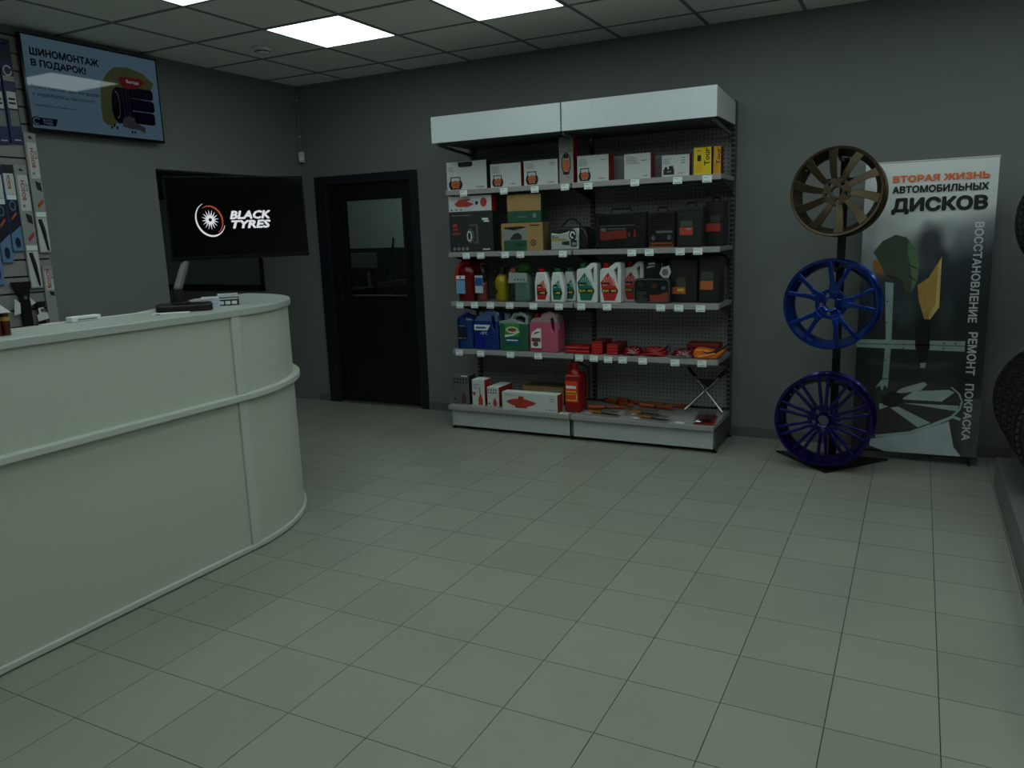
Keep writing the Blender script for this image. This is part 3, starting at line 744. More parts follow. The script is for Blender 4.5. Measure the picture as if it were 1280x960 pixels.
for z, tags in zip((1.772, 1.327, .964, .604), TAGX):
    for x0, x1 in ((SA + .004, SJ - .006), (SJ + .006, SB - .004)):
        shelf(z, x0, x1, [t for t in tags if x0 - .01 <= t < x1])
for x0, x1 in ((SA + .002, SJ - .005), (SJ + .005, SB - .002)):
    m = MB(); m.box(x0, x1, 4.912, 5.42, .157, .19)
    s = m.mk('base_shelf', SHELFG, su, .003)
    MB().box(x0 + .01, x1 - .01, 4.95, 4.956, .028, .157).mk('kick_plate', WHITEMET, su, .002)
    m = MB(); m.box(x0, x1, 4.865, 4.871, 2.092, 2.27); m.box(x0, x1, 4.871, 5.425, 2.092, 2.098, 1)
    m.mk('canopy_front', [CANOPY, mat('canopy_underside_shade', (70, 74, 73), .6)], su, .001)  # shade under the canopy painted in as a darker enamel
for x in (SA + .004, SB - .004):
    m = MB(); m.solid([(x - .002, 4.867, 2.094), (x + .002, 4.867, 2.094), (x - .002, 4.867, 2.268), (x + .002, 4.867, 2.268), (x - .002, 5.42, 2.094), (x + .002, 5.42, 2.094), (x - .002, 5.42, 2.235), (x + .002, 5.42, 2.235)],
                      [(0, 1, 3, 2), (4, 6, 7, 5), (0, 2, 6, 4), (1, 5, 7, 3), (2, 3, 7, 6), (0, 4, 5, 1)])
    m.mk('canopy_side', CANOPY, su, fix=True)
for x in (SA + .03, SJ, SB - .03):
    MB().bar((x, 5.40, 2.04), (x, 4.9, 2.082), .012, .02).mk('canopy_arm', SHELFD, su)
YS = 5.045

# ------------------------------------------------------------ goods on the shelves
def carton(name, label, x0, x1, z, h, d, front, side, topm=None, yf=YS, cat='box', group=None, rz=0.):
    t = thing(name, label, cat, ((x0 + x1) / 2, yf, z + .0006), rz, group); hw = (x1 - x0) / 2
    MB().box(-hw, hw, 0, d, 0, h, [1, 2, 0, 1, 1, 1]).mk('carton', [front, side, topm or front], t, .0015)
    t['hw'] = hw; t['h'] = h
    return t
def pr(t, polys, m, name='print', lay=0):
    hw, h = t['hw'], t['h']
    return flat(t, [[(-hw + 2 * hw * u, h * v) for u, v in p] for p in polys], -.0003 - .0007 * lay, m, name)
def rc_(u0, u1, v0, v1): return [(u0, v0), (u1, v0), (u1, v1), (u0, v1)]
def lines(t, u0, u1, v0, v1, n, m=GINK):
    pr(t, [rc_(u0, u1 - (u1 - u0) * random.uniform(0, .4), v0 + (v1 - v0) * k / n, v0 + (v1 - v0) * (k + .35) / n) for k in range(n)], m, 'print_lines')
def compressor(t, u, v, su_, sv, body=ORANGE):
    # printed picture of a small tyre compressor: dark round ends, orange barrel, thin handle
    pr(t, [ell(u - su_ * .34, v + sv * .32, su_ * .17, sv * .34, 14), ell(u + su_ * .34, v + sv * .32, su_ * .17, sv * .34, 14), rc_(u - su_ * .4, u + su_ * .4, v - sv * .08, v + sv * .04)], INK, 'picture')
    pr(t, [ell(u, v + sv * .36, su_ * .34, sv * .32, 16)], body, 'picture', 1)
    pr(t, [rc_(u - su_ * .36, u + su_ * .36, v + sv * .9, v + sv * .97), rc_(u - su_ * .38, u - su_ * .31, v + sv * .5, v + sv * .94), rc_(u + su_ * .31, u + su_ * .38, v + sv * .5, v + sv * .94)], INK, 'picture', 2)
    pr(t, [rc_(u - su_ * .3, u + su_ * .3, v + sv * .3, v + sv * .36)], mat('brown_print', (120, 70, 50), .4), 'picture', 2)
def logo(t, u, v):
    pr(t, [[(u, v), (u + .025, v + .03), (u, v + .08), (u - .02, v + .03)]], ORANGE, 'emblem'); pr(t, [rc_(u + .04, u + .17, v + .01, v + .05)], GINK, 'print_lines')
GB = 'white compressor cartons on the top shelf'
z = 1.772
t = carton('carton', 'large white carton with black handle slot at left end of top shelf', -3.108, -2.775, z, .2, .075, WBOX, BLKC, REDC, group=GB)
compressor(t, .22, .06, .34, .42); lines(t, .05, .2, .66, .84, 4); logo(t, .76, .05)
pr(t, [[(.30, .84), (.34, .80), (.62, .80), (.66, .84), (.66, .98), (.30, .98)]], INK, 'handle_slot')
t = carton('carton', 'small white carton with orange compressor, second from left on top shelf', -2.745, -2.502, z, .163, .05, WBOX, REDC, group=GB)
compressor(t, .24, .08, .36, .46); lines(t, .05, .4, .62, .92, 5); logo(t, .66, .1); arc_print(t, (.085, .13, .018, .013, 0, 2 * PI, .12, .12, 0), -.001, GINK, 'stamp_print')
t = carton('carton', 'white carton with caged orange compressor left of the tall narrow box', -2.479, -2.221, z, .168, .05, WBOX, REDC, group=GB)
compressor(t, .24, .08, .36, .5); lines(t, .05, .35, .68, .92, 4); logo(t, .72, .06); lines(t, .76, .95, .76, .92, 2)
t = carton('carton', 'tall narrow white carton with orange lamp picture on the top shelf', -2.210, -2.106, z, .305, .09, WBOXD, REDC, cat='box')
pr(t, [ell(.5, .42, .34, .24), ], INK, 'picture'); pr(t, [ell(.5, .43, .27, .2)], WBOXD, 'picture', 1); pr(t, [rc_(.28, .72, .27, .50)], ORANGE, 'picture', 2); pr(t, [rc_(.28, .72, .19, .25), rc_(.34, .66, .54, .62)], INK, 'picture', 2); logo(t, .55, .1)
MB().prism(rrect(-.05, .05, .2, .3, .01), -.004, -.002).mk('film_window', FILM, t)
t = carton('carton', 'white carton with red side standing right of the tall narrow box', -2.078, -1.855, z, .172, .095, WBOX, REDC, group=GB)
compressor(t, .24, .08, .38, .46); lines(t, .05, .35, .62, .9, 5); logo(t, .7, .08); lines(t, .75, .95, .8, .86, 1)
t = carton('carton', 'white carton with plain text front in the middle of right top shelf', -1.748, -1.569, z, .160, .085, WBOX, REDC, group=GB)
lines(t, .08, .6, .6, .92, 5); lines(t, .65, .95, .7, .8, 1); logo(t, .72, .08)
t = carton('carton', 'white carton with black device picture beside the yellow boxes', -1.495, -1.317, z, .133, .06, WBOX, REDC, group=GB)
pr(t, [rc_(.06, .45, .1, .36), rc_(.1, .2, .36, .46), rc_(.26, .42, .36, .5)], INK, 'picture'); pr(t, [rc_(.18, .34, .2, .28)], GINK, 'picture', 1); lines(t, .05, .35, .6, .88, 4); lines(t, .7, .92, .6, .95, 3); logo(t, .62, .12)
carton('carton', 'grey carton standing behind the plain text carton', -1.87, -1.69, z, .163, .16, WBOXD, WBOXD, yf=5.18)
carton('carton', 'grey carton standing behind the carton with black device', -1.63, -1.47, z, .15, .16, WBOXD, WBOXD, yf=5.19)
t = carton('carton', 'yellow carton with black Tour lettering, left of the pair', -1.290, -1.180, z, .166, .045, YEL, mat('maroon_carton', (70, 20, 12), .5), group='yellow cartons on the top shelf')
text(t, 'Tour', (.027, -.0012, .108), INK, .104, .034, roll=PI / 2, bold=.02)
pr(t, [rc_(.2, .42, .5, .72)], INK, 'picture'); pr(t, [rc_(.2, .4, .86, .9)], ORANGE, 'print_lines'); lines(t, .08, .6, .1, .4, 6, YELD)
t = carton('carton', 'amber yellow narrow carton with Tour lettering at right shelf end', -1.165, -1.122, z, .166, .08, YELD, mat('maroon_carton', (70, 20, 12), .5), group='yellow cartons on the top shelf')
text(t, 'Tour', (.006, -.0012, .106), INK, .098, .025, roll=PI / 2, bold=.02); lines(t, .1, .8, .08, .4, 5, ORANGE)

z = 1.327
t = carton('carton', 'large black carton with pump picture at left end of second shelf', -3.104, -2.740, z, .29, .08, BLKC, mat('black_carton_side', (30, 33, 36), .5))
pr(t, [ell(.48, .4, .09, .18)], GREYC, 'picture'); pr(t, [ell(.46, .39, .055, .13)], PAPER, 'picture', 1); pr(t, [ell(.46, .39, .035, .1)], BLKC, 'picture', 2)
pr(t, [rc_(.46, .66, .64, .68), rc_(.62, .66, .24, .66), rc_(.56, .66, .2, .25)], GREYC, 'picture'); pr(t, [[(.08, .70), (.18, .72), (.17, .63), (.08, .62)], rc_(.08, .2, .54, .58), rc_(.08, .24, .44, .48)], PRED, 'print_lines')
pr(t, [ell(.1 + .1 * k, .08, .035, .045) for k in range(4)], GINK, 'symbols'); pr(t, [rc_(.76, .92, .045, .075)], PAPER, 'print_lines'); pr(t, [rc_(.76, .9, .78, .83), rc_(.8, .92, .73, .77)], PAPER, 'sticker'); lines(t, .06, .5, .9, .95, 1)
t = carton('carton', 'flat white carton with orange lamp print lying on large black carton', -3.104, -2.744, z + .2912, .110, .08, WBOX, REDC)
pr(t, [[(.14, .5), (.2, .32), (.45, .28), (.58, .42), (.58, .66), (.5, .8), (.25, .78)], ell(.82, .55, .075, .3)], PRED, 'picture'); pr(t, [[(.43, .66), (.58, .5), (.55, .72)]], WBOX, 'picture', 1); pr(t, [ell(.66, .52, .035, .13)], INK, 'picture'); pr(t, [rc_(.05 + .11 * k, .09 + .11 * k, .08, .16) for k in range(3)], INK, 'symbols')
t = carton('carton', 'brown carton with photo and green panel standing on the second shelf', -2.673, -2.345, z, .194, .11, KRAFT, mat('kraft_side', (110, 90, 58), .7))
pr(t, [rc_(.06, .62, .0, .38)], GREENC, 'panel_print'); pr(t, [rc_(.06, .62, .38, .82)], mat('photo_grey', (130, 138, 138), .5), 'photo'); pr(t, [[(.2, .4), (.3, .6), (.4, .66), (.5, .56), (.5, .4)]], mat('photo_dark', (40, 52, 46), .5), 'photo', 1); pr(t, [[(.06, .82), (.3, .74), (.5, .8), (.62, .84), (.5, .88), (.1, .86)]], INK, 'photo', 1)
arc_print(t, (.09, .055, .022, .022, 0, 2 * PI, .3, .3, 0), -.001, INK, 'emblem'); flat(t, [ell(.09, .055, .006, .008)], -.001, INK, 'emblem'); pr(t, [rc_(.7, .92, .88, .92)], INK, 'print_lines'); lines(t, .3, .58, .18, .3, 2)
t = carton('carton', 'brown over green carton stacked on the carton with photo', -2.618, -2.354, z + .1952, .194, .10, GREENC, mat('green_side', (20, 52, 40), .6), KRAFT)
pr(t, [rc_(.0, 1, .42, 1)], KRAFT, 'panel_print'); pr(t, [rc_(.1, .22, .86, .9)], ORANGE, 'print_lines', 1); pr(t, [ell(.8, .24, .05, .09)], GINK, 'emblem'); lines(t, .3, .62, .2, .27, 1)
# silver bag
t = thing('car_kit_bag', 'silver fronted bag with black sides and arched handle on second shelf', 'bag', (-2.165, YS, z + .0006))
m = MB(); m.prism([(-.12, 0), (.095, 0), (.1, .1), (.095, .155), (-.08, .155), (-.118, .125)], .012, .16); m.mk('body', SATIN, t, .015, smooth=True)
MB().prism([(.09, 0), (.15, 0), (.155, .09), (.13, .145), (.09, .16)], .01, .16).mk('side_pocket', BLACK, t, .015, smooth=True)
SIL = mat('silver_foil', (204, 212, 208), .25, .5)
m = MB(); P = [(-.118, .004), (.088, .004), (.09, .145), (.05, .142), (.0, .118), (-.05, .108), (-.117, .115)]; m.prism(P, 0, .014); m.mk('front_panel', SIL, t, .003, smooth=True)
flat(t, [[(-.115, .062), (.0, .062), (.0, .075), (-.115, .078)]], -.0005, mat('olive_print', (140, 140, 70), .5), 'band_print')
text(t, 'Run', (-.085, -.0012, .088), mat('green_ink', (50, 70, 40), .5), .05, .018)
flat(t, [ell(.045, .1, .028, .038)], -.0005, INK, 'badge'); arc_print(t, (.045, .1, .02, .024, 0, 5, .4, .4, 0), -.0018, PAPER, 'badge_print')
flat(t, [[(-.035, .035), (.02, .03), (.02, .06), (-.035, .055)], [(.03, .02), (.075, .02), (.075, .065), (.03, .065)]], -.0005, INK, 'picture'); flat(t, [[(.04, .03), (.07, .03), (.07, .05), (.04, .05)]], -.0014, GINK, 'picture')
MB().tube([(-.07, .08, .15)] + [(-.07 + .15 * k / 10, .08, .155 + .055 * math.sin(PI * k / 10)) for k in range(11)] + [(.08, .08, .15)], .006, 6).mk('handle', BLACK, t, smooth=True)
def case(label, x0, x1, z, h, d=.07, m_=CASE, lab=None, yf=YS, handle=True, group='black plastic tool cases', film=False):
    t = thing('tool_case', label, 'tool case', ((x0 + x1) / 2, yf, z + .0006), 0, group); hw = (x1 - x0) / 2; t['hw'] = hw; t['h'] = h
    hb = h - (.03 if handle else 0)
    for q, (y0, y1) in enumerate(((0, d * .48), (d * .52, d))):
        MB().prism(rrect(-hw, hw, 0, hb, .012), y0, y1).mk('shell', m_, t, .006, smooth=True)
    MB().prism(rrect(-hw * .98, hw * .98, .003, hb - .003, .01), d * .46, d * .54).mk('seam', BLACK, t)
    if handle: MB().tube([(-hw * .4, d / 2, hb - .003), (-hw * .36, d / 2, h - .008), (hw * .36, d / 2, h - .008), (hw * .4, d / 2, hb - .003)], .007, 6).mk('handle', BLACK, t, smooth=True)
    for s in (-.62, .62): MB().box(hw * s - .012, hw * s + .012, -.004, .004, hb - .03, hb - .006).mk('latch', SATIN, t, .002)
    MB().plate(rrect(-hw * .9, hw * .9, .014, hb - .016, .01), [rrect(-hw * .84, hw * .84, .022, hb - .024, .008)], -.0035, .001).mk('rib', m_, t, .001)
    return t
t = case('wide black tool case in clear film with red label on second shelf', -1.955, -1.602, z, .27, .07, CASEW)
pr(t, [[(.1, .21), (.63, .25), (.63, .46), (.1, .42)]], PRED, 'label'); pr(t, [rc_(.11, .22, .43, .51)], mat('beige_print', (150, 145, 125), .5), 'label'); pr(t, [rc_(.24, .62, .47, .5), rc_(.1, .8, .55, .57)], GINK, 'print_lines'); pr(t, [rc_(.66, .7, .28, .4), [(.76, .27), (.82, .27), (.8, .44), (.77, .46)]], PRED, 'picture')
pr(t, [rc_(.3 + .1 * k, .36 + .1 * k, .05, .14) for k in range(3)], SATIN, 'embossing')
MB().prism(rrect(-.172, .172, .004, .236, .01), -.010, -.008).mk('film_wrap', FILM, t)
t = case('black tool set case with wide orange foot label on the second shelf', -1.581, -1.41, z, .265, .065, CASEW)
pr(t, [rc_(.03, .97, .0, .13)], ORANGE, 'label'); pr(t, [rc_(.06, .95, .15, .86)], INK, 'label'); lines(t, .1, .9, .5, .82, 6, GREYC); pr(t, [rc_(.3, .92, .36, .41)], mat('beige_print', (150, 145, 125), .5), 'picture', 1); pr(t, [ell(.18, .24, .08, .06), ell(.8, .25, .08, .06)], GINK, 'picture', 1)
MB().prism(rrect(-.084, .084, .004, .232, .01), -.010, -.008).mk('film_wrap', FILM, t)
t = case('black tool case with small red label left of the end case', -1.395, -1.228, z, .285, .09)
pr(t, [rc_(.1, .62, .27, .44)], PRED, 'label'); pr(t, [rc_(.14, .6, .46, .58)], mat('olive_label', (62, 70, 58), .5), 'label'); pr(t, [rc_(.36, .55, .38, .42)], GINK, 'print_lines', 1)
t = case('black tool case with red label at right end of second shelf', -1.252, -1.126, z, .315, .12, yf=5.19)
pr(t, [rc_(.06, .8, .30, .46)], PRED, 'label'); pr(t, [rc_(.3, .78, .48, .62)], mat('olive_label', (62, 70, 58), .5), 'label')

z = .964
t = thing('red_canister', 'orange red round canister at left end behind the clear bottles', 'canister', (-3.065, 5.2, z + .0006))
MB().prism(ell(0, .15, .095, .149, 24), -.04, .09).mk('body', mat('orange_red_plastic', (206, 44, 18), .4), t, .015, smooth=True)
MB().lathe([(.02, .297), (.02, .312), (.001, .313)], 14, o=(0, .02, 0)).mk('cap', REDP, t, smooth=True)
LIQ = mat('red_liquid', (130, 16, 18), .15, coat=.5)
def pet(label, x, w, h, d, liquid, lab, y=None, lev=.9):
    t = thing('clear_bottle', label, 'bottle', (x, (y or YS) + d / 2, z + .0006))
    n = 9; prof = []
    r = w / 2
    for k in range(n + 1):
        hh = .74 * h * k / n; prof.append((1 - (.05 if k % 2 and k else 0), hh))
    prof += [(.93, .82 * h), (.7, .9 * h), (.4, .95 * h), (.36, h * .97)]
    def shell(f, top, nm, mt_, extra=0):
        pf = [(max(.001, q * f), hh) for q, hh in prof if hh <= top * h]
        mb = MB(); mb.lathe([(.001, pf[0][1])] + pf + [(.001, pf[-1][1])], 24)
        mb.v = [(px * r, py * d / 2, pz + extra) for px, py, pz in mb.v]
        return mb.mk(nm, mt_, t, smooth='all')
    shell(.93, lev, 'liquid', liquid, .001); shell(1.0, 1, 'bottle', CLEAR)
    MB().lathe([(.016, .96 * h), (.016, h), (.001, h)], 14).mk('cap', lab[2], t, smooth=True)
    lx, lw, l0, l1 = lab[0]
    MB().prism([(lx - lw / 2, l0 * h), (lx + lw / 2, l0 * h), (lx + lw / 2, l1 * h), (lx - lw / 2, l1 * h)], -d / 2 - .003, -d / 2 - .001).mk('label_sheet', lab[1], t)
    return t
SKY = mat('sky_label', (110, 155, 190), .5); BLUL = mat('blue_label', (40, 80, 150), .5)
t = pet('wide clear bottle of red liquid with pale blue label on third shelf', -3.0, .155, .285, .11, LIQ, ((-.03, .075, .2, .55), SKY, REDP))
flat(t, [[(-.065, .165), (.01, .165), (.01, .19), (-.065, .19)]], -.0585, PAPER, 'label_head'); flat(t, [ell(-.03, .178, .008, .008)], -.0592, PRED, 'label_dot')
t = pet('narrow clear bottle of red liquid with blue label on third shelf', -2.868, .092, .28, .085, mat('pink_liquid', (150, 70, 70), .15, coat=.5), ((-.005, .066, .22, .68), mat('pale_label', (170, 190, 196), .5), REDP), lev=.5)
flat(t, [[(-.036, .115), (.026, .115), (.026, .175), (-.036, .175)]], -.0465, BLUL, 'label_print')
t = thing('yellow_bottle', 'clear bottle of yellow liquid with black cap on third shelf', 'bottle', (-2.703, YS + .05, z + .0006))
YL = mat('yellow_liquid', (196, 168, 14), .18, coat=.5, bump=.5, scale=30)
MB().lathe([(.001, .002), (.05, .002), (.054, .03), (.05, .08), (.058, .12), (.054, .16), (.04, .185), (.001, .19)], 22).mk('liquid', YL, t, smooth='all')
MB().lathe([(.001, 0), (.054, 0), (.06, .02), (.054, .08), (.062, .12), (.06, .16), (.04, .2), (.024, .215), (.022, .23)], 22).mk('bottle', CLEAR, t, smooth='all')
MB().lathe([(.03, .2), (.034, .22), (.03, .25), (.001, .256)], 16).mk('cap', BLACK, t, smooth=True)
flat(t, [[(-.03, .06), (-.012, .06), (-.012, .085), (-.03, .085)]], -.062, INK, 'print')
t = thing('sprayer_pack', 'clear pack with green top and white paper header on third shelf', 'bottle', (-2.53, YS + .05, z + .0006))
MB().prism([(-.055, 0), (.055, 0), (.062, .03), (.055, .17), (.03, .2), (-.03, .2), (-.055, .17)], -.045, .045).mk('bottle', mat('pale_green_liquid', (126, 158, 142), .2, coat=.4), t, .012, smooth=True)
MB().ball((0, 0, .235), .055, .045, .04).mk('green_top', mat('green_leaf_plastic', (30, 92, 28), .4, bump=.5, scale=50), t, smooth=True)
MB().prism([(-.1, .135), (.05, .14), (.052, .205), (-.09, .212)], -.05, -.047).mk('paper_header', PAPER, t)
flat(t, [ell(-.045 + .024 * k, .16, .005, .007, 8) for k in range(4)], -.0503, INK, 'print'); flat(t, [ell(-.06, .225, .022, .016), ], -.05, mat('peach_print', (170, 110, 70), .5), 'picture')
MB().prism([(-.12, .003), (.08, .003), (.085, .24), (.04, .285), (-.07, .29), (-.125, .25)], -.056, -.053).mk('film_bag', FILM, t)

# motor oil / antifreeze bottles and jugs
WPL = mat('white_hdpe', (208, 214, 212), .35)
GRNL = mat('green_label', (20, 100, 76), .4); REDL = mat('red_label', (178, 36, 40), .4); GCAP = mat('green_cap', (12, 96, 60), .4)
PALEG = mat('pale_green_ray', (130, 176, 160), .4); PALER = mat('pale_red_ray', (214, 140, 132), .4); YINK = mat('yellow_ink', (206, 190, 70), .5)
def jug_label(t, P, col, ray, hexz, y, words, tw, tx):
    # lozenge label with light rays and dark hexagon band
    flat(t, [P], y, col, 'label')
    cx = sum(p[0] for p in P) / len(P); x0 = min(p[0] for p in P); x1 = max(p[0] for p in P); zt = max(p[1] for p in P)
    rays = []
    for k in range(9):
        a = PI * (.04 + .92 * k / 8); r0, r1 = (x1 - x0) * .08, (x1 - x0) * (.34 + .14 * math.sin(a))
        c_, s_ = math.cos(a), math.sin(a); ox, oz = cx, hexz + .035
        rays.append([(ox + r0 * c_, oz + r0 * s_), (ox + r1 * c_ + .0055 * s_, oz + r1 * s_ - .0055 * c_), (ox + r1 * c_ - .0055 * s_, oz + r1 * s_ + .0055 * c_)])
    flat(t, rays, y - .0007, ray, 'label_rays')
    hw_ = (x1 - x0) / 2 * .92; mx = (x0 + x1) / 2
    flat(t, [[(mx - hw_, hexz), (mx - hw_ * .85, hexz - .014), (mx + hw_ * .85, hexz - .014), (mx + hw_, hexz), (mx + hw_ * .85, hexz + .014), (mx - hw_ * .85, hexz + .014)],
             [(mx - hw_ * .95, hexz + .045), (mx + hw_ * .05, hexz + .045), (mx + hw_ * .05, hexz + .057), (mx - hw_ * .95, hexz + .057)]], y - .0012, INK, 'label_band')
    text(t, words, (mx, y - .0021, hexz), YINK, tw, .016, bold=.03)
def oil_bottle(label, x, w, col, ray, cap, y=YS, group='white one litre antifreeze bottles'):
    t = thing('oil_bottle', label, 'bottle', (x, y + .03, z + .0006), 0, group); hw = w / 2; h = .21
    MB().prism([(-hw, 0), (hw * .9, 0), (hw, .06), (hw * .95, .12), (hw * .45, h), (-hw * .72, h), (-hw, .14)], -.03, .03).mk('body', WPL, t, .008, smooth=True)
    MB().lathe([(.021, h), (.021, h + .026), (.001, h + .027)], 16, o=(-hw * .2, 0, 0)).mk('cap', cap, t, .002, smooth=True)
    jug_label(t, [(-hw * .62, .018), (hw * .42, .018), (hw * .72, .065), (hw * .2, .155), (-hw * .72, .105)], col, ray, .066, -.0306, '-40', w * .4, 0)
    return t
oil_bottle('white bottle with red cap and red label, first of the row', -2.362, .118, REDL, PALER, REDP)
oil_bottle('white bottle with green cap standing in front of its twin', -2.242, .104, GRNL, PALEG, GCAP)
oil_bottle('white bottle with green cap half hidden behind its twin', -2.178, .1, GRNL, PALEG, GCAP, YS + .07)
def oil_jug(label, x, w, col, ray, cap, y=YS, h=.272):
    t = thing('oil_jug', label, 'jug', (x, y + .045, z + .0006), 0, 'white antifreeze jugs with handles'); hw = w / 2
    outer = [(-hw, .006), (-hw + .006, 0), (hw - .006, 0), (hw, .006), (hw, h - .012), (hw - .01, h), (hw - .042, h), (-.012, h - .036), (-hw + .012, h - .04), (-hw, h - .055), (-hw - .002, .13)]
    hole = [(hw - .048, h - .05), (hw - .026, .145), (hw - .023, h - .028)]
    MB().plate(outer, [hole], -.045, .045).mk('body', WPL, t, .005, smooth=True)
    MB().lathe([(.021, h - .042), (.021, h - .002), (.001, h - .001)], 16, o=(-hw + .034, 0, 0)).mk('cap', cap, t, .002, smooth=True)
    jug_label(t, [(-.046, .0155), (.031, .0155), (.058, .083), (-.015, .205), (-.07, .139)], col, ray, .082, -.0456, 'EX 40', .098, 0)
    return t
oil_jug('white jug with green cap and green label beside the bottles', -2.021, .15, GRNL, PALEG, GCAP)
oil_jug('white jug with red cap and red label right of the green one', -1.85, .15, REDL, PALER, REDP)
oil_jug('white jug with red label half hidden behind the clear tool pouch', -1.722, .14, REDL, PALER, REDP, YS + .10)
t = thing('tool_pouch', 'clear bag of tools with orange red corner label on third shelf', 'tool set', (-1.563, YS, z + .0006)); t['hw'] = .126; t['h'] = .165
MB().prism(rrect(-.126, .126, 0, .165, .03), .004, .07).mk('pouch', CASEW, t, .015, smooth=True)
pr(t, [rc_(.46, .94, .04, .34), [(.7, .34), (.94, .34), (.94, .48)]], mat('salmon_print', (190, 84, 66), .45), 'label'); lines(t, .1, .42, .1, .5, 6, GINK); lines(t, .12, .3, .7, .9, 3, GREYC); pr(t, [ell(.82, .62, .06, .08)], GINK, 'picture'); pr(t, [rc_(.5, .66, .6, .8)], mat('dim_red_print', (110, 50, 44), .5), 'picture')
MB().plate(rrect(-.122, .122, .005, .16, .03), [rrect(-.116, .116, .011, .154, .026)], -.003, .006).mk('zip', GREYP, t, .001)
MB().prism(rrect(-.12, .12, .008, .157, .028), -.006, -.005).mk('clear_front', FILM, t)
t = case('black tool case with tag standing behind the clear tool pouch', -1.665, -1.51, z, .295, .09, yf=5.17)
pr(t, [[(.2, .76), (.56, .80), (.57, .9), (.2, .88)]], PAPER, 'sticker')
MB().prism([(.055, .19), (.105, .14), (.135, .2), (.12, .245), (.07, .23)], -.048, -.046).mk('paper_tag', PAPER, t); flat(t, [ell(.095, .2, .022, .024, 10)], -.0482, GINK, 'tag_print')
MB().tube([(.075, -.047, .235), (.06, -.01, .262), (.05, .03, .27)], .0015, 5).mk('tag_string', PAPER, t)
t = case('black tool case with orange label, left of two on third shelf', -1.468, -1.278, z, .285, .10, yf=5.13, handle=False)
pr(t, [rc_(.02, .58, .2, .36)], ORANGE, 'label'); pr(t, [rc_(.25, .58, .38, .58)], mat('olive_label', (62, 70, 58), .5), 'label'); pr(t, [rc_(.3, .52, .26, .32)], YINK, 'print_lines', 1)
t = case('black tool case with orange label at right end of third shelf', -1.268, -1.126, z, .308, .12, yf=5.12, handle=False)
pr(t, [rc_(.03, .66, .28, .46)], ORANGE, 'label'); pr(t, [rc_(.1, .66, .46, .66)], mat('olive_label', (62, 70, 58), .5), 'label')

z = .604
def canister(label, x0, x1, h, liq, capm, style, d=.13):
    t = thing('canister', label, 'canister', ((x0 + x1) / 2, YS + d / 2, z + .0006), 0, 'washer fluid and coolant canisters'); hw = (x1 - x0) / 2 - .002; t['hw'] = hw; t['h'] = h
    y0, y1 = -d / 2, d / 2
    if style == 'ribbed':
        m = MB(); prof = []
        for k in range(17): prof.append((1 - (.035 if k % 2 else 0), .78 * h * k / 16))
        prof += [(.9, .86 * h), (.6, .92 * h), (.3, .95 * h)]
        m.lathe([(.001, 0)] + prof + [(.001, .95 * h)], 28)
        m.v = [(max(-hw, min(hw, px * hw * 1.08)), max(y0, min(y1, py * d / 2 * 1.08)), pz) for px, py, pz in m.v]
        m.mk('body', liq, t, smooth=True); MB().lathe([(.02, .94 * h), (.02, h), (.001, h)], 14).mk('cap', capm, t, smooth=True)
        return t
    if style == 'low':
        outer = rrect(-hw, hw, 0, h, .02, 3); outer = [(-hw + .01, 0), (hw - .01, 0), (hw, .01), (hw, h * .9), (hw - .03, h), (0, h), (-.03, h * .84), (-hw * .5, h * .82), (-hw, h * .78), (-hw, .01)]
        hole = [(.0, h * .84), (.035, h * .80), (hw - .03, h * .74), (hw - .022, h * .86), (hw - .045, h * .92), (.01, h * .92)]
    else:
        outer = [(-hw + .01, 0), (hw - .01, 0), (hw, .01), (hw - .004, h * .85), (hw - .03, h), (hw - .1, h), (-.02, h * .88), (-hw + .03, h * .86), (-hw, h * .72), (-hw, .01)]
        hole = [(hw - .06, h * .84), (hw - .05, h * .60), (hw - .035, h * .5), (hw - .028, h * .55), (hw - .03, h * .8), (hw - .04, h * .88)]
    neck = mat('milky_hdpe', (140, 150, 152), .4)
    MB().plate(outer, [hole], y0, y1).mk('body', liq, t, .01, smooth=True)
    # milky empty top of the translucent canister: a thin collar over the shoulder
    MB().lathe([(.024, h * .8), (.024, h * .97), (.001, h * .975)], 16, o=(-hw + .04, 0, 0)).mk('cap', capm, t, .002, smooth=True)
    m = MB(); m.tube([(-.02 if style != 'low' else .0, y0 * .55, h * .90), (hw - .07, y0 * .55, h * .985), (hw - .02, y0 * .55, h * .93), (hw - .012, y0 * .55, h * .6)], .014, 8)
    m.mk('handle_grip', neck, t, smooth=True)
    return t
t = canister('dark blue ribbed canister at left end of fourth shelf', -3.104, -2.938, .27, mat('deep_blue_liquid', (14, 48, 104), .2, coat=.5), mat('blue_cap', (20, 50, 120), .4), 'ribbed')
pr(t, [rc_(.18, .66, .25, .66)], mat('navy_label', (22, 30, 50), .4), 'label', 2); flat(t, [ell(-.014, .145, .034, .02)], -.0662, GINK, 'label_print'); flat(t, [[(-.044, .17), (.014, .17), (.014, .176), (-.044, .176)], [(-.048, .078), (-.014, .078), (-.014, .086), (-.048, .086)], [(-.004, .078), (.014, .078), (.014, .085), (-.004, .085)]], -.0668, GINK, 'label_text')
for c in t.children:
    if c.name.startswith('label') and c.location.y == 0 and abs(c.data.vertices[0].co.y) < .01: c.location.y = -.0648
t = canister('bright blue handled canister with navy label marked fifteen degrees', -2.934, -2.724, .292, level_mat('blue_liquid', (20, 48, 116), (70, 92, 140), .215), mat('milky_cap', (120, 130, 150), .4), 'high')
pr(t, [rc_(.02, .46, .06, .5)], mat('royal_label', (18, 26, 130), .4), 'label', 1); pr(t, [[(.02, .5), (.56, .5), (.68, .64), (.02, .64)]], PAPER, 'label', 1); pr(t, [rc_(.08, .5, .54, .59)], BLUL, 'label_text', 2); text(t, '-15°C', (-.02, -.0685, .125), PAPER, .06, .022); t.children[-1].location.y = -.068
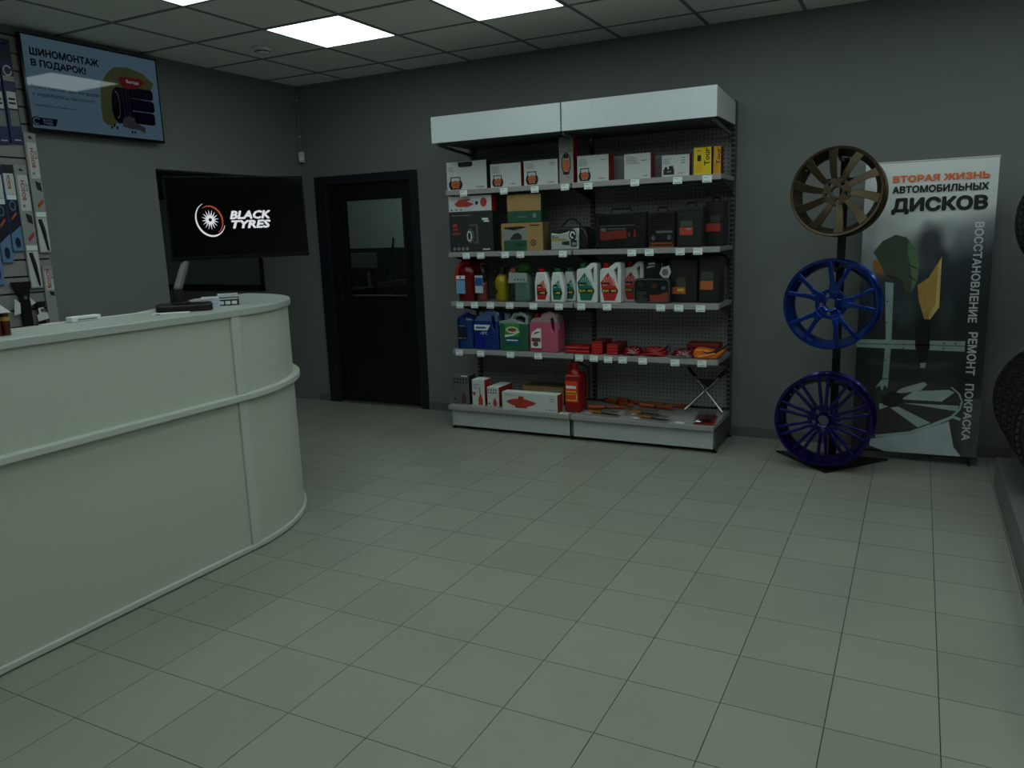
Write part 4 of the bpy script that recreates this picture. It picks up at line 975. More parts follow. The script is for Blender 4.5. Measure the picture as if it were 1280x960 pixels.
for c in t.children:
    if c.name.startswith(('label', 'lettering')): c.location.y += -.065 if not c.name.startswith('lettering') else 0
t = canister('green canister with oval badge between the blue and pink ones', -2.720, -2.478, .278, level_mat('green_liquid', (38, 92, 68), (132, 146, 142), .2), mat('milky_cap', (120, 130, 150), .4), 'low')
pr(t, [rc_(.2, .7, .18, .72)], mat('leaf_label', (48, 142, 44), .4), 'label', 1); pr(t, [rc_(.2, .7, .16, .38)], mat('teal_label', (16, 84, 104), .4), 'label', 2); pr(t, [ell(.45, .56, .21, .085)], mat('cream_print', (216, 200, 176), .4), 'badge', 2); pr(t, [ell(.45, .56, .16, .05)], mat('brown_print', (120, 70, 50), .4), 'badge', 3); pr(t, [[(.2, .36), (.45, .40), (.7, .5), (.7, .54), (.45, .44), (.2, .42)]], PAPER, 'label', 3); pr(t, [rc_(.25, .64, .27, .3)], PAPER, 'label_text', 4)
for c in t.children:
    if c.name.startswith(('label', 'badge')): c.location.y = -.065
t = canister('pink canister with red cap at right end of the canister row', -2.474, -2.245, .285, level_mat('pink_coolant', (182, 84, 108), (150, 128, 132), .215), REDP, 'high')
pr(t, [[(.06, .1), (.42, .1), (.42, .60), (.3, .60), (.1, .5), (.06, .4)]], PAPER, 'label', 1); pr(t, [rc_(.08, .4, .26, .36), ell(.22, .2, .1, .06), [(.15, .44), (.36, .5), (.36, .53), (.2, .5)]], mat('grey_red_print', (110, 60, 62), .4), 'label', 2); pr(t, [rc_(.06, .44, .05, .1)], REDP, 'label', 1)
for c in t.children:
    if c.name.startswith('label'): c.location.y = -.065
def softpack(name, label, cat, x, w, d, h, m_, y=YS, rz=0., layers=1, group=None):
    t = thing(name, label, cat, (x, y + d / 2, z + .0006), rz, group)
    for k in range(layers):
        a, b = h * k / layers, h * (k + 1) / layers
        MB().zprism(rrect(-w / 2, w / 2, -d / 2, d / 2, .012), a + .0005, b - .0005).mk('fold', m_, t, min(.008, (b - a) * .3), smooth=True)
    return t
softpack('folded_fabric', 'flat red folded pack, leftmost of the red goods', 'pack', -2.105, .19, .16, .05, REDP, layers=2)
t = carton('carton', 'bright red carton with dark side beside the flat red pack', -1.992, -1.912, z, .09, .2, REDP, mat('dark_red_side', (96, 14, 14), .45), mat('dark_red_top', (110, 24, 22), .5), group='red cartons on the fourth shelf')
pr(t, [rc_(.05, .95, .2 * k + .16, .2 * k + .2) for k in range(4)], mat('light_red_line', (215, 70, 60), .4), 'edge_line')
t = carton('carton', 'red carton right of the other one, beside the cable bundle', -1.88, -1.80, z, .075, .2, REDP, mat('dark_red_side', (96, 14, 14), .45), mat('dark_red_top', (110, 24, 22), .5), group='red cartons on the fourth shelf')
pr(t, [rc_(.05, .95, .3 * k + .16, .3 * k + .22) for k in range(3)], mat('light_red_line', (215, 70, 60), .4), 'edge_line')
def coil(label, x, w, h, m_, n=5, film=True, strap=None):
    t = thing('cable_coil', label, 'cable', (x, YS + .075, z + .0006), 0, 'coiled red cables and ropes')
    for k in range(n):
        q = 1 - .13 * k; zz = .012 + (h - .03) * ((k * 2) % n) / n
        pts = [(w / 2 * q * math.cos(a), .065 * q * math.sin(a), zz + .006 * math.sin(3 * a + k)) for a in [2 * PI * i / 20 for i in range(20)]]
        MB().tube(pts, .010, 6, closed=True).mk('loop', m_, t, smooth=True)
    MB().bar((w * .1, -.075, .006), (w * .1, .05, h * .7), .02, .012).mk('band', BLACK if strap is None else strap, t, .003)
    return t
coil('dark red jump cable coil in clear bag beside the cartons', -1.717, .14, .065, mat('dark_red_cable', (120, 16, 20), .3, coat=.4))
t = coil('bright red rope coil in the middle of the right fourth shelf', -1.557, .165, .07, RED, 5)
MB().tube([(.07, 0, .05), (.095, -.01, .075), (.105, -.02, .04), (.09, -.03, .012)], .006, 6).mk('rope_end', BLACK, t, smooth=True)
t = coil('dark red rope in clear bag with white edge on fourth shelf', -1.362, .155, .06, mat('maroon_rope', (104, 26, 34), .3, coat=.5))
MB().tube([(-.09, -.08, .012), (-.04, -.09, .008), (.03, -.09, .008), (.075, -.08, .014)], .007, 6).mk('bag_edge', GREYP, t, smooth=True)
softpack('folded_fabric', 'flat dark red bag lying behind the ropes at right shelf end', 'pack', -1.262, .22, .13, .078, mat('dull_red_fabric', (126, 34, 34), .5, bump=.3, scale=40), y=5.22, layers=2)
t = thing('tow_strap', 'orange folded pouch with black band at right end of fourth shelf', 'strap', (-1.187, YS + .05, z + .0006))
MB().prism([(-.09, 0), (.055, 0), (.1, .045), (.112, .075), (.05, .052), (-.02, .062), (-.08, .07), (-.098, .035)], -.05, .05).mk('pouch', ORP, t, .012, smooth=True)
MB().prism([(-.045, .055), (.0, .046), (.06, .062), (.108, .092), (.11, .078), (.06, .046), (.0, .034)], -.054, .052).mk('band', BLACK, t, .003)
MB().bar((-.06, -.051, .012), (.05, -.053, .04), .006, .014).mk('fold', mat('orange_light', (226, 140, 50), .5), t, .003)

z = .19
t = carton('carton', 'grey carton with dark bottle jack print at left of bottom shelf', -3.104, -2.955, z, .222, .10, GREYC, mat('black_carton_side', (30, 33, 36), .5), yf=4.975)
pr(t, [rc_(.12 + .17 * k, .22 + .17 * k, v, v + .06) for k in range(5) for v in (.72, .84)], INK, 'symbols'); pr(t, [[(.55, .05), (.8, .05), (.8, .28), (.72, .36), (.7, .45), (.64, .45), (.62, .36), (.55, .28)]], mat('maroon_print', (84, 48, 40), .5), 'picture'); pr(t, [ell(.14, .17, .05, .04)], INK, 'symbols')
pr(t, [[(.5, .97), (.9, .95), (.92, .99), (.6, 1.0)]], PAPER, 'tape')
def jack_print(t, u, w, v0, v1):
    pr(t, [[(u - w, v0), (u + w, v0), (u + w, v0 + (v1 - v0) * .6), (u + w * .5, v0 + (v1 - v0) * .75), (u + w * .3, v1), (u - w * .3, v1), (u - w * .5, v0 + (v1 - v0) * .75), (u - w, v0 + (v1 - v0) * .6)]], mat('jack_red', (168, 54, 36), .5), 'picture')
t = carton('carton', 'tall white carton with red jack print on the bottom shelf', -2.930, -2.822, z, .196, .11, WBOX, REDC, PAPER, yf=4.975, group='white jack cartons on the bottom shelf')
jack_print(t, .66, .17, .03, .45); pr(t, [rc_(.6, .66, .45, .72)], GREYC, 'picture', 1); pr(t, [ell(.16, .46, .12, .07)], mat('jack_red', (168, 54, 36), .5), 'badge'); lines(t, .12, .6, .66, .88, 3)
t = carton('carton', 'short white carton with small red jack print right of tall one', -2.801, -2.702, z, .146, .22, WBOX, REDC, PAPER, yf=4.975, group='white jack cartons on the bottom shelf')
jack_print(t, .64, .15, .04, .45); pr(t, [rc_(.1 + .2 * k, .2 + .2 * k, v, v + .08) for k in range(4) for v in (.68, .82)], INK, 'symbols'); pr(t, [ell(.16, .14, .07, .05)], INK, 'symbols')
t = carton('carton', 'long white carton with red scissor jack picture on the bottom shelf', -2.655, -2.212, z, .128, .085, WBOX, REDC, PAPER, yf=4.935)
pr(t, [[(.07, .48), (.2, .62), (.3, .66), (.44, .64), (.6, .5), (.62, .42), (.55, .3), (.42, .18), (.26, .18), (.12, .36)], rc_(.3, .4, .64, .8), rc_(.24, .46, .12, .2)], mat('jack_red', (168, 54, 36), .5), 'picture'); pr(t, [rc_(.22, .48, .42, .45), ell(.35, .44, .03, .08)], PRED, 'picture', 1); logo(t, .8, .1); lines(t, .06, .3, .8, .92, 2); lines(t, .86, .95, .6, .85, 2)
t = carton('carton', 'brown carton lying behind the long white carton', -2.60, -2.265, z, .135, .15, KRAFT, mat('kraft_side', (110, 90, 58), .7), mat('dark_kraft', (88, 74, 50), .7), yf=5.17)
pr(t, [rc_(.5, .95, .35, .85)], mat('beige_print', (150, 145, 125), .5), 'sticker')
t = thing('fire_extinguisher', 'red canister shaped extinguisher with label standing on bottom shelf', 'extinguisher', (-2.122, 5.05, z + .0006)); t['hw'] = .058; t['h'] = .27
XR_ = mat('extinguisher_red', (132, 10, 16), .28)
MB().zprism(rrect(-.058, .058, -.06, .09, .014), 0, .27).mk('body', XR_, t, .012, smooth=True)
MB().lathe([(.045, .262), (.04, .285), (.022, .30), (.022, .335), (.03, .338), (.03, .352), (.001, .354)], 18).mk('neck', XR_, t, smooth=True)
MB().tube([(-.048, 0, .265), (-.05, 0, .32), (-.03, 0, .345)], .007, 6).mk('side_handle', XR_, t, smooth=True)
MB().bar((.0, -.03, .345), (.01, .08, .36), .016, .014).mk('lever', BLACK, t, .003)
MB().tube([(.028, .02, .34), (.075, .06, .31), (.07, .09, .24), (.066, .095, .08)], .008, 6).mk('hose', BLACK, t, smooth=True)
def xr(polys, m_, nm, lay=0): flat(t, polys, -.0604 - .0007 * lay, m_, nm)
xr([[(-.05, .075), (.042, .075), (.042, .225), (-.05, .225)]], mat('orange_red_label', (206, 66, 20), .4), 'label'); xr([[(-.045, .172), (.03, .172), (.03, .192), (-.045, .192)]], PAPER, 'label_text', 1); xr([[(-.046, .145), (.03, .145), (.03, .152), (-.046, .152)], [(-.046, .128), (.02, .128), (.02, .132), (-.046, .132)], [(-.046, .084), (.036, .084), (.036, .09), (-.046, .09)], [(.03, .095), (.038, .095), (.038, .135), (.03, .135)]], YINK, 'label_text', 1)

# hand tools lying on the right bottom shelf
OTL = mat('orange_tool', (158, 66, 22), .4)
def tool(label, p0, p1, r=.017, extra=True):
    t = thing('hand_tool', label, 'tool', (p0[0], p0[1], z + .0006), 0, 'orange hand tools on the bottom shelf')
    d = Vector((p1[0] - p0[0], p1[1] - p0[1], 0)); n = d.length; d.normalize(); s = Vector((-d.y, d.x, 0)); u = Vector((0, 0, r + .001))
    MB().tube([u, u + d * n * .12, u + d * n * .2, u + d * n * .45, u + d * n * .5], [r, r * .96, r * .8, r * .9, r * .7], 8).mk('grip', OTL, t, smooth=True)
    MB().tube([u + d * n * .48, u + d * n * .56], r * .75, 8).mk('collar', BLACK, t, smooth=True)
    MB().tube([u + d * n * .55, u + d * n * .9, u + d * n], [r * .6, r * .7, r * .9], 8).mk('shaft', OTL if extra else STEEL, t, smooth=True)
    MB().box(-.02, .02, -.02, .02, -.012, .012, M=Matrix.Translation(u + d * n) @ Matrix.Rotation(.6, 4, 'Z')).mk('jaw', OTL if extra else STEEL, t, .004)
tool('orange hand tool lying at left front of the tool pile', (-2.05, 5.12), (-1.83, 5.20))
tool('orange hand tool crossing over behind the left front one', (-2.02, 5.38), (-1.79, 5.27))
tool('short orange hand tool at the back beside the pegboard middle', (-1.93, 5.40), (-1.735, 5.345), .02)
tool('long orange hand tool at right of the tool pile', (-1.72, 5.30), (-1.50, 5.27), .02)
tool('orange hand tool at far right end of the tool pile', (-1.70, 5.37), (-1.44, 5.37), .016)
def blister(label, x, y, w, d, rz, hand=True, tagp=(-.3, -.2)):
    t = thing('tool_pack', label, 'tool pack', (x, y, z + .0006), rz, 'clear tool packs on the bottom shelf')
    MB().zprism(rrect(-w / 2, w / 2, -d / 2, d / 2, .008), 0, .004).mk('card', mat('pale_pack_card', (120, 126, 124), .35), t)
    MB().tube([(-w * .38, 0, .016), (-w * .2, .01, .018), (-w * .02, 0, .016)], [.011, .013, .01], 8).mk('handle', mat('amber_grip', (200, 120, 50), .4), t, smooth=True)
    MB().tube([(-w * .02, 0, .014), (w * .25, -.006, .012), (w * .46, .006, .01)], [.006, .006, .004], 6).mk('shaft', DARKMET, t, smooth=True)
    MB().box(tagp[0] * w - .025, tagp[0] * w + .025, tagp[1] * d - .015, tagp[1] * d + .015, .0045, .006).mk('paper_tag', PAPER, t)
    m = MB(); m.zprism(rrect(-w / 2 + .006, w / 2 - .006, -d / 2 + .006, d / 2 - .006, .012), .03, .031); m.mk('clear_cover', FILM, t)
blister('clear tool pack with amber grip at left front of the tools', -1.90, 4.995, .26, .09, -.12, tagp=(-.38, -.1))
blister('clear tool pack with amber grip lying in the middle front', -1.535, 4.965, .25, .09, -.1, tagp=(-.42, -.2))
blister('clear tool pack lying behind the middle front one', -1.64, 5.085, .24, .1, .1, tagp=(-.2, -.1))
t = thing('plier_pack', 'red blister card with pliers at right end of the bottom shelf', 'tool pack', (-1.185, 4.99, z + .0006), .12)
MB().zprism(rrect(-.065, .065, -.06, .2, .008), 0, .005).mk('card', mat('red_blister_card', (128, 48, 46), .4), t)
MB().tube([(-.03, -.03, .02), (.0, .03, .022), (.02, .1, .02), (.045, .17, .016)], [.011, .012, .011, .009], 8).mk('handle', mat('dark_red_grip', (120, 24, 24), .35), t, smooth=True)
MB().tube([(.035, -.02, .02), (.015, .04, .022), (.0, .1, .02), (-.01, .17, .016)], [.011, .012, .011, .009], 8).mk('handle', BLACK, t, smooth=True)
MB().tube([(-.035 + .028 * math.cos(a), -.025 + .02 * math.sin(a), .018) for a in [2 * PI * k / 14 for k in range(14)]], .005, 6, closed=True).mk('steel_ring', CHROME, t, smooth=True)
MB().zprism(rrect(-.06, .06, -.055, .195, .012), .036, .037).mk('clear_cover', FILM, t)
# loose price tags on the bottom shelf
for lb, x, y in (('loose white price tag lying at front edge beside the extinguisher', -2.165, 4.94), ('loose white price tag lying at front edge near the plier card', -1.34, 4.945)):
    t = thing('loose_tag', lb, 'price tag', (x, y, z + .0006), random.uniform(-.1, .1)); MB().box(-.03, .03, -.018, .018, 0, .002).mk('card', TAG, t); MB().box(-.022, .022, -.008, -.004, .002, .0024).mk('tag_line', GINK, t)
# cross wrench leaning on the pegboard
t = thing('cross_wrench', 'chrome cross shaped wheel wrench leaning on the pegboard', 'wrench', (-1.262, 5.27, z + .0006))
def cw(x, zz): return (x + 1.262, .0 + (zz - .19) * .33, zz - .19)
CH = mat('wrench_chrome', (190, 194, 194), .2, 1.0)
A0, A1, B0, B1 = cw(-1.392, .202), cw(-1.125, .485), cw(-1.133, .202), cw(-1.395, .488)
def lerp(a, b, k): return tuple(a[i] + (b[i] - a[i]) * k for i in range(3))
for a, b in ((A0, A1), (B0, B1)):
    MB().tube([a, b], .0085, 10).mk('shaft', CH, t, smooth=True)
    MB().tube([a, lerp(a, b, .09)], .013, 10).mk('socket', CH, t, smooth=True); MB().tube([lerp(a, b, .80), b], .013, 10).mk('black_socket', BLACK, t, smooth=True)
c = lerp(A0, A1, .5); MB().ball((c[0], c[1], c[2]), .016, .016, .016).mk('hub', CH, t, smooth=True)
p = lerp(A0, A1, .76); q = lerp(B0, B1, .76); k_ = lerp(A0, A1, .56)
m = MB(); m.solid([(q[0], q[1] - .016, q[2]), (p[0], p[1] - .016, p[2]), (k_[0], k_[1] - .016, k_[2]), (q[0], q[1] - .013, q[2]), (p[0], p[1] - .013, p[2]), (k_[0], k_[1] - .013, k_[2])], [(0, 2, 1), (3, 4, 5), (0, 1, 4, 3), (1, 2, 5, 4), (2, 0, 3, 5)])
m.mk('hang_card', SATIN, t, fix=True)
MB().box((p[0] + q[0]) / 2 - .035, (p[0] + q[0]) / 2 + .035, p[1] - .0185, p[1] - .0165, p[2] - .032, p[2] - .012).mk('card_print', mat('dim_red_print', (110, 50, 44), .5), t)

# ------------------------------------------------------------ alloy wheels on a floor stand
def wheel(label, loc, R, w, paint, style, yaw, tilt, spin):
    t = thing('alloy_wheel', label, 'wheel', loc, yaw, 'alloy wheels on the floor stand'); t.rotation_euler = (tilt, 0, yaw)
    prof = [(R, .0), (R + .004, .006), (R, .014), (R * .955, .02), (R * .94, .04), (R * .86, .06), (R * .86, .11), (R * .93, w - .03), (R * .955, w - .014), (R, w - .008), (R, w),
            (R * .95, w), (R * .91, w - .03), (R * .83, .11), (R * .83, .06), (R * .91, .03), (R * .955, .002)]
    MB().lathe(prof, 64, 'y', close=True).mk('rim', paint, t, smooth=True, fix=True)
    def sect(a, r, wd, y, th, tw=0.):
        c_, s_ = math.cos(a), math.sin(a); h2 = wd / 2
        return [(r * c_ + h2 * s_, y - tw, r * s_ - h2 * c_), (r * c_ - h2 * s_, y + tw, r * s_ + h2 * c_), (r * c_ - h2 * s_ * .8, y + th + tw, r * s_ + h2 * c_ * .8), (r * c_ + h2 * s_ * .8, y + th - tw, r * s_ - h2 * c_ * .8)]
    def spoke(secs):
        mb = MB(); vs = [p for s_ in secs for p in s_]; fs = [(0, 1, 2, 3), tuple(4 * len(secs) - 4 + i for i in (3, 2, 1, 0))]
        for k in range(len(secs) - 1):
            for i in range(4): j = (i + 1) % 4; fs.append((4 * k + i, 4 * k + j, 4 * k + 4 + j, 4 * k + 4 + i))
        mb.solid(vs, fs).mk('spoke', paint, t, .003, smooth=True, fix=True)
    Ri = R * .945
    if style == 'turbine':
        for k in range(10):
            a = spin + 2 * PI * k / 10
            spoke([sect(a + .12, .055, .028, .028, .03, .002), sect(a + .09, .11, .038, .016, .028, .005), sect(a + .04, .18, .046, .008, .024, .008), sect(a, Ri, .054, .003, .02, .006)])
        hub_r, lug_r, lug, bore = .076, .053, .0125, .027
    elif style == 'split':
        for k in range(5):
            a = spin + 2 * PI * k / 5
            spoke([sect(a, .06, .06, .030, .035), sect(a, .12, .066, .020, .032)])
            for s in (-1, 1): spoke([sect(a + s * .10, .085, .032, .024, .03), sect(a + s * .17, .13, .026, .016, .028), sect(a + s * .245, Ri, .024, .004, .022)])
        hub_r, lug_r, lug, bore = .088, .056, .011, .032
    else:
        for k in range(10):
            a = spin + 2 * PI * k / 10
            for s in (-1, 1): spoke([sect(a + s * .15, .072, .020, .030, .03), sect(a + s * .115, .16, .019, .020, .026), sect(a + s * .10, Ri, .019, .006, .02)])
        hub_r, lug_r, lug, bore = .09, .058, .012, .032
    holes = [ell(0, 0, bore, bore, 20)] + [ell(lug_r * math.cos(spin + .6 + 2 * PI * k / 5), lug_r * math.sin(spin + .6 + 2 * PI * k / 5), lug, lug, 10) for k in range(5)]
    MB().plate(ell(0, 0, hub_r, hub_r, 40), holes, .024 if style == 'turbine' else .036, .06).mk('hub', paint, t, .003, smooth=True)
    if style != 'turbine':
        MB().lathe([(bore, .018), (bore + .008, .014), (bore + .012, .024), (bore, .026)], 24, 'y', close=True).mk('hub_ring', paint, t, smooth=True, fix=True)
    MB().tube([(R * .925 * math.cos(2.5), .045, R * .925 * math.sin(2.5)), (R * .85 * math.cos(2.5), .02, R * .85 * math.sin(2.5))], .005, 6).mk('valve', STEEL, t, smooth=True)
    return t
BRZ = mat('bronze_satin', (78, 67, 51), .34, .8, 0, 20, .04); BLU1 = mat('candy_blue', (6, 50, 138), .2, .7, coat=.6, var=.04, scale=15); BLU2 = mat('violet_blue', (14, 5, 92), .24, .7, coat=.4, var=.04, scale=15)
WYF = 4.80
wheel('bronze turbine spoke alloy wheel at the top of the stand', (-.432, WYF, 1.622), .243, .19, BRZ, 'turbine', math.radians(-6), math.radians(-4), .42)
wheel('bright blue five split spoke alloy wheel in the middle of the stand', (-.437, WYF, .994), .256, .19, BLU1, 'split', math.radians(-5), math.radians(-2), 1.38)
wheel('dark violet blue many spoke alloy wheel at the bottom of stand', (-.450, WYF, .306), .272, .19, BLU2, 'multi', math.radians(-4), math.radians(-1), PI / 2 + .02)
t = thing('wheel_stand', 'black steel floor stand with upright bar carrying three wheels', 'stand', (-.42, 5.06, 0))
MB().zprism([(-.333, .07), (0, -.296), (.324, .11), (.1, .118), (-.1, .118)], .001, .012).mk('base_plate', BLACK, t, .002)
MB().box(-.013, .033, -.012, .012, .012, 1.82).mk('post', BLACK, t, .003)
for zz, R in ((1.622, .243), (.994, .256), (.306, .272)):
    MB().tube([(0, -.01, zz + R * .83 - .022), (0, -.2, zz + R * .83 - .022), (0, -.215, zz + R * .83 - .012)], .011, 8).mk('hook', BLACK, t, smooth=True)
    if zz > 1.5:
        MB().tube([(-.11, -.045, zz + .07), (.11, -.045, zz + .07)], .011, 8).mk('crossbar', BLACK, t, smooth=True)
        MB().box(-.018, .018, -.05, -.01, zz + .055, zz + .085).mk('crossbar_lug', BLACK, t)

# ------------------------------------------------------------ banner
BY = 5.2
bn = thing('banner', 'upright banner stand with dark wheel repair photo and lettering', 'banner', (.035, BY, 0))
bm_ = mat('banner_print', (200, 205, 205), .42, 0, var=.02)
nt = bm_.node_tree; bs = nt.nodes['Principled BSDF']
tc = [n for n in nt.nodes if n.bl_idname == 'ShaderNodeTexCoord'][0]; sp = nt.nodes.new('ShaderNodeSeparateXYZ'); nt.links.new(tc.outputs['Object'], sp.inputs[0])
mx1 = nt.nodes.new('ShaderNodeMath'); mx1.operation = 'MULTIPLY_ADD'; nt.links.new(sp.outputs['X'], mx1.inputs[0]); mx1.inputs[1].default_value = -.28; nt.links.new(sp.outputs['Z'], mx1.inputs[2])
cr = nt.nodes.new('ShaderNodeValToRGB'); nt.links.new(mx1.outputs[0], cr.inputs[0])
mr = nt.nodes.new('ShaderNodeMapRange'); mr.inputs['From Max'].default_value = 1.8; nt.links.new(mx1.outputs[0], mr.inputs['Value']); nt.links.new(mr.outputs[0], cr.inputs[0])
el = cr.color_ramp.elements
el[0].position = 0; el[0].color = lin((66, 66, 68)); el[1].position = 1; el[1].color = lin((226, 232, 232))
for p_, c_ in ((.2, (58, 60, 64)), (.28, (44, 48, 52)), (.5, (34, 40, 46)), (.64, (52, 60, 68)), (.745, (132, 140, 144)), (.80, (206, 213, 214))):
    e = el.new(p_); e.color = lin(c_)
col = cr.outputs[0]
def blob(col, cx, cz, rx, rz, rgb, inner=.25, k=1.):
    # soft edged patch of the printed photograph
    a = nt.nodes.new('ShaderNodeVectorMath'); a.operation = 'SUBTRACT'; nt.links.new(tc.outputs['Object'], a.inputs[0]); a.inputs[1].default_value = (cx, 0, cz)
    b_ = nt.nodes.new('ShaderNodeVectorMath'); b_.operation = 'MULTIPLY'; nt.links.new(a.outputs[0], b_.inputs[0]); b_.inputs[1].default_value = (1 / rx, 0, 1 / rz)
    l_ = nt.nodes.new('ShaderNodeVectorMath'); l_.operation = 'LENGTH'; nt.links.new(b_.outputs[0], l_.inputs[0])
    q = nt.nodes.new('ShaderNodeMapRange'); q.interpolation_type = 'SMOOTHSTEP'; nt.links.new(l_.outputs['Value'], q.inputs['Value'])
    q.inputs['From Min'].default_value = inner; q.inputs['From Max'].default_value = 1; q.inputs['To Min'].default_value = k; q.inputs['To Max'].default_value = 0
    x_ = nt.nodes.new('ShaderNodeMix'); x_.data_type = 'RGBA'; nt.links.new(q.outputs[0], x_.inputs[0]); nt.links.new(col, x_.inputs[6]); x_.inputs[7].default_value = lin(rgb)
    return x_.outputs[2]
for a_ in ((-.24, 1.36, .17, .20, (176, 184, 186), .2, .9), (-.30, 1.22, .08, .14, (150, 158, 160), .2, .8), (.09, 1.36, .075, .13, (150, 158, 160), .3, .8), (.02, 1.31, .10, .17, (54, 58, 64), .35, .95), (.0, 1.42, .05, .05, (120, 126, 130), .1, .6),
           (.085, 1.22, .05, .10, (44, 48, 54), .3, .9), (-.09, .92, .10, .14, (64, 82, 82), .2, .7), (.125, .92, .06, .15, (58, 74, 76), .3, .7), (.13, .80, .08, .05, (40, 52, 54), .2, .6),
           (-.05, .61, .28, .05, (74, 78, 84), .5, .6), (-.05, .64, .26, .05, (32, 36, 40), .5, .8), (.25, .5, .1, .2, (34, 36, 40), .2, .8), (.3, .22, .1, .2, (82, 84, 88), .5, .6)):
    col = blob(col, *a_)
nt.links.new(col, bs.inputs['Base Color'])
BX = .035
MB().prism([(-.345, .05), (.335, .062), (.332, 1.782), (-.342, 1.782)], 0, .003).mk('panel', bm_, bn)
MB().tube([(-.345, .004, 1.782), (.335, .004, 1.782)], .006, 8).mk('top_rail', WHITEMET, bn, smooth=True)
MB().box(-.35, .34, -.002, .008, .045, .06).mk('bottom_rail', SATIN, bn, .002)
for s in (-1, 1):
    MB().tube([(s * .32, .012, .06), (-s * .32, .05, 1.765)], .006, 6).mk('cross_pole', SATIN, bn, smooth=True)
    MB().tube([(s * .3, .008, .055), (s * .3, .01, .012), (s * .3, -.004, .0085)], .006, 6).mk('foot', SATIN, bn, smooth=True)
    MB().tube([(s * .3, .01, .012), (s * .3, .15, .0085)], .006, 6).mk('rear_foot', SATIN, bn, smooth=True)
def bp(P): return [(max(-.344, x - BX), zz) for x, zz in P]
def bprint(nm, rgb, polys, lay=0, r=.45): return flat(bn, [bp(p) for p in polys], -.0003 - .0007 * lay, mat('banner_' + nm, rgb, r, var=.3, scale=9), 'print')
bprint('wheel_disc', (58, 60, 60), [[(-0.191, 0.467), (-0.062, 0.503), (0.085, 0.503), (0.193, 0.473), (0.252, 0.438), (0.271, 0.395), (0.262, 0.35), (0.223, 0.301), (0.12, 0.244), (0.005, 0.188), (-0.176, 0.152)]], 1)
bprint('frame_bar', (150, 170, 166), [[(-0.17, 1.094), (-0.124, 1.088), (-0.118, 0.753), (-0.122, 0.505), (-0.155, 0.503), (-0.15, 0.752)], [(-0.191, 0.45), (-0.153, 0.509), (-0.121, 0.511), (-0.124, 0.448), (-0.141, 0.47), (-0.154, 0.429), (-0.166, 0.463)]], 2)
bprint('frame_bar', (150, 170, 166), [[(-0.31, 0.745), (0.268, 0.751), (0.268, 0.69), (-0.312, 0.696)]], 3)
BOLTS = bprint('bolt', (60, 72, 70), [ell(-.145, .62, .005, .005, 8), ell(-.147, .72, .005, .005, 8), ell(-.15, .85, .005, .005, 8), ell(-.152, .98, .005, .005, 8), ell(-.05, .722, .005, .005, 8), ell(-.052, .70, .005, .005, 8), ell(.16, .735, .005, .005, 8), ell(.16, .706, .005, .005, 8), ell(.22, .735, .005, .005, 8)], 4)
BOLTS['kind'] = 'stuff'
bprint('bar_seam', (96, 112, 108), [[(-.30, .722), (.268, .726), (.268, .72), (-.30, .716)]], 4)
bprint('finger_line', (40, 50, 38), [[(-.05, 1.20), (.0, 1.17), (.0, 1.165), (-.05, 1.19)], [(-.05, 1.14), (-.004, 1.10), (-.004, 1.095), (-.05, 1.13)], [(-.16, 1.14), (-.07, 1.10), (-.07, 1.09), (-.16, 1.13)]], 5)
bprint('pale_patch', (82, 88, 90), [[(.30, .06), (.37, .06), (.375, .42), (.30, .40)]], 1)
bprint('glove', (66, 78, 62), [[(-0.242, 1.271), (-0.196, 1.335), (-0.129, 1.37), (-0.07, 1.353), (-0.018, 1.278), (0.004, 1.193), (0.001, 1.107), (-0.028, 1.027), (-0.062, 1.032), (-0.075, 1.086), (-0.16, 1.13), (-0.209, 1.217)]], 3)
bprint('glove_edge', (92, 120, 84), [[(-0.06, 1.342), (-0.016, 1.278), (0.004, 1.193), (0.001, 1.107), (-0.028, 1.027), (-0.027, 1.107), (-0.042, 1.193), (-0.061, 1.268)]], 4)
bprint('ochre', (150, 104, 44), [[(-0.244, 1.217), (-0.215, 1.228), (-0.182, 1.162), (-0.185, 1.13), (-0.236, 1.163)]], 4)
bprint('tan', (176, 140, 68), [[(0.118, 1.239), (0.123, 0.947), (0.078, 0.871), (0.049, 0.876), (0.013, 0.989), (0.003, 1.075), (0.058, 1.118)]], 3)
bprint('tan_edge', (206, 184, 120), [[(0.118, 1.239), (0.123, 0.947), (0.078, 0.871), (0.067, 0.887), (0.103, 0.969), (0.103, 1.186)]], 4)
bprint('handle', (22, 24, 26), [[(0.005, 0.877), (0.082, 0.874), (0.088, 0.705), (0.073, 0.627), (0.05, 0.604), (0.034, 0.625), (0.01, 0.713)]], 4)
bprint('tip', (160, 164, 162), [[(0.043, 0.613), (0.074, 0.616), (0.071, 0.585), (0.047, 0.582)]], 5)
bprint('spoke', (168, 186, 184), [[(-0.087, 0.416), (-0.049, 0.453), (0.071, 0.499), (0.089, 0.484), (0.055, 0.446), (0.001, 0.433)], [(-0.046, 0.385), (0.021, 0.44), (0.203, 0.459), (0.234, 0.446), (0.17, 0.386)], [(-0.034, 0.363), (0.261, 0.367), (0.254, 0.333), (0.085, 0.351)], [(-0.103, 0.329), (-0.058, 0.338), (0.12, 0.252), (0.053, 0.219)], [(-0.165, 0.348), (-0.125, 0.362), (-0.118, 0.334), (-0.163, 0.313)], [(-0.176, 0.152), (0.005, 0.188), (0.12, 0.244), (0.223, 0.301), (0.262, 0.35), (0.271, 0.395), (0.252, 0.438), (0.212, 0.474), (0.216, 0.48), (0.263, 0.439), (0.28, 0.39), (0.27, 0.34), (0.224, 0.283), (0.122, 0.221), (0.007, 0.169), (-0.175, 0.134)], [(0.232, 0.309), (0.276, 0.29), (0.272, 0.277), (0.228, 0.29)]], 3)
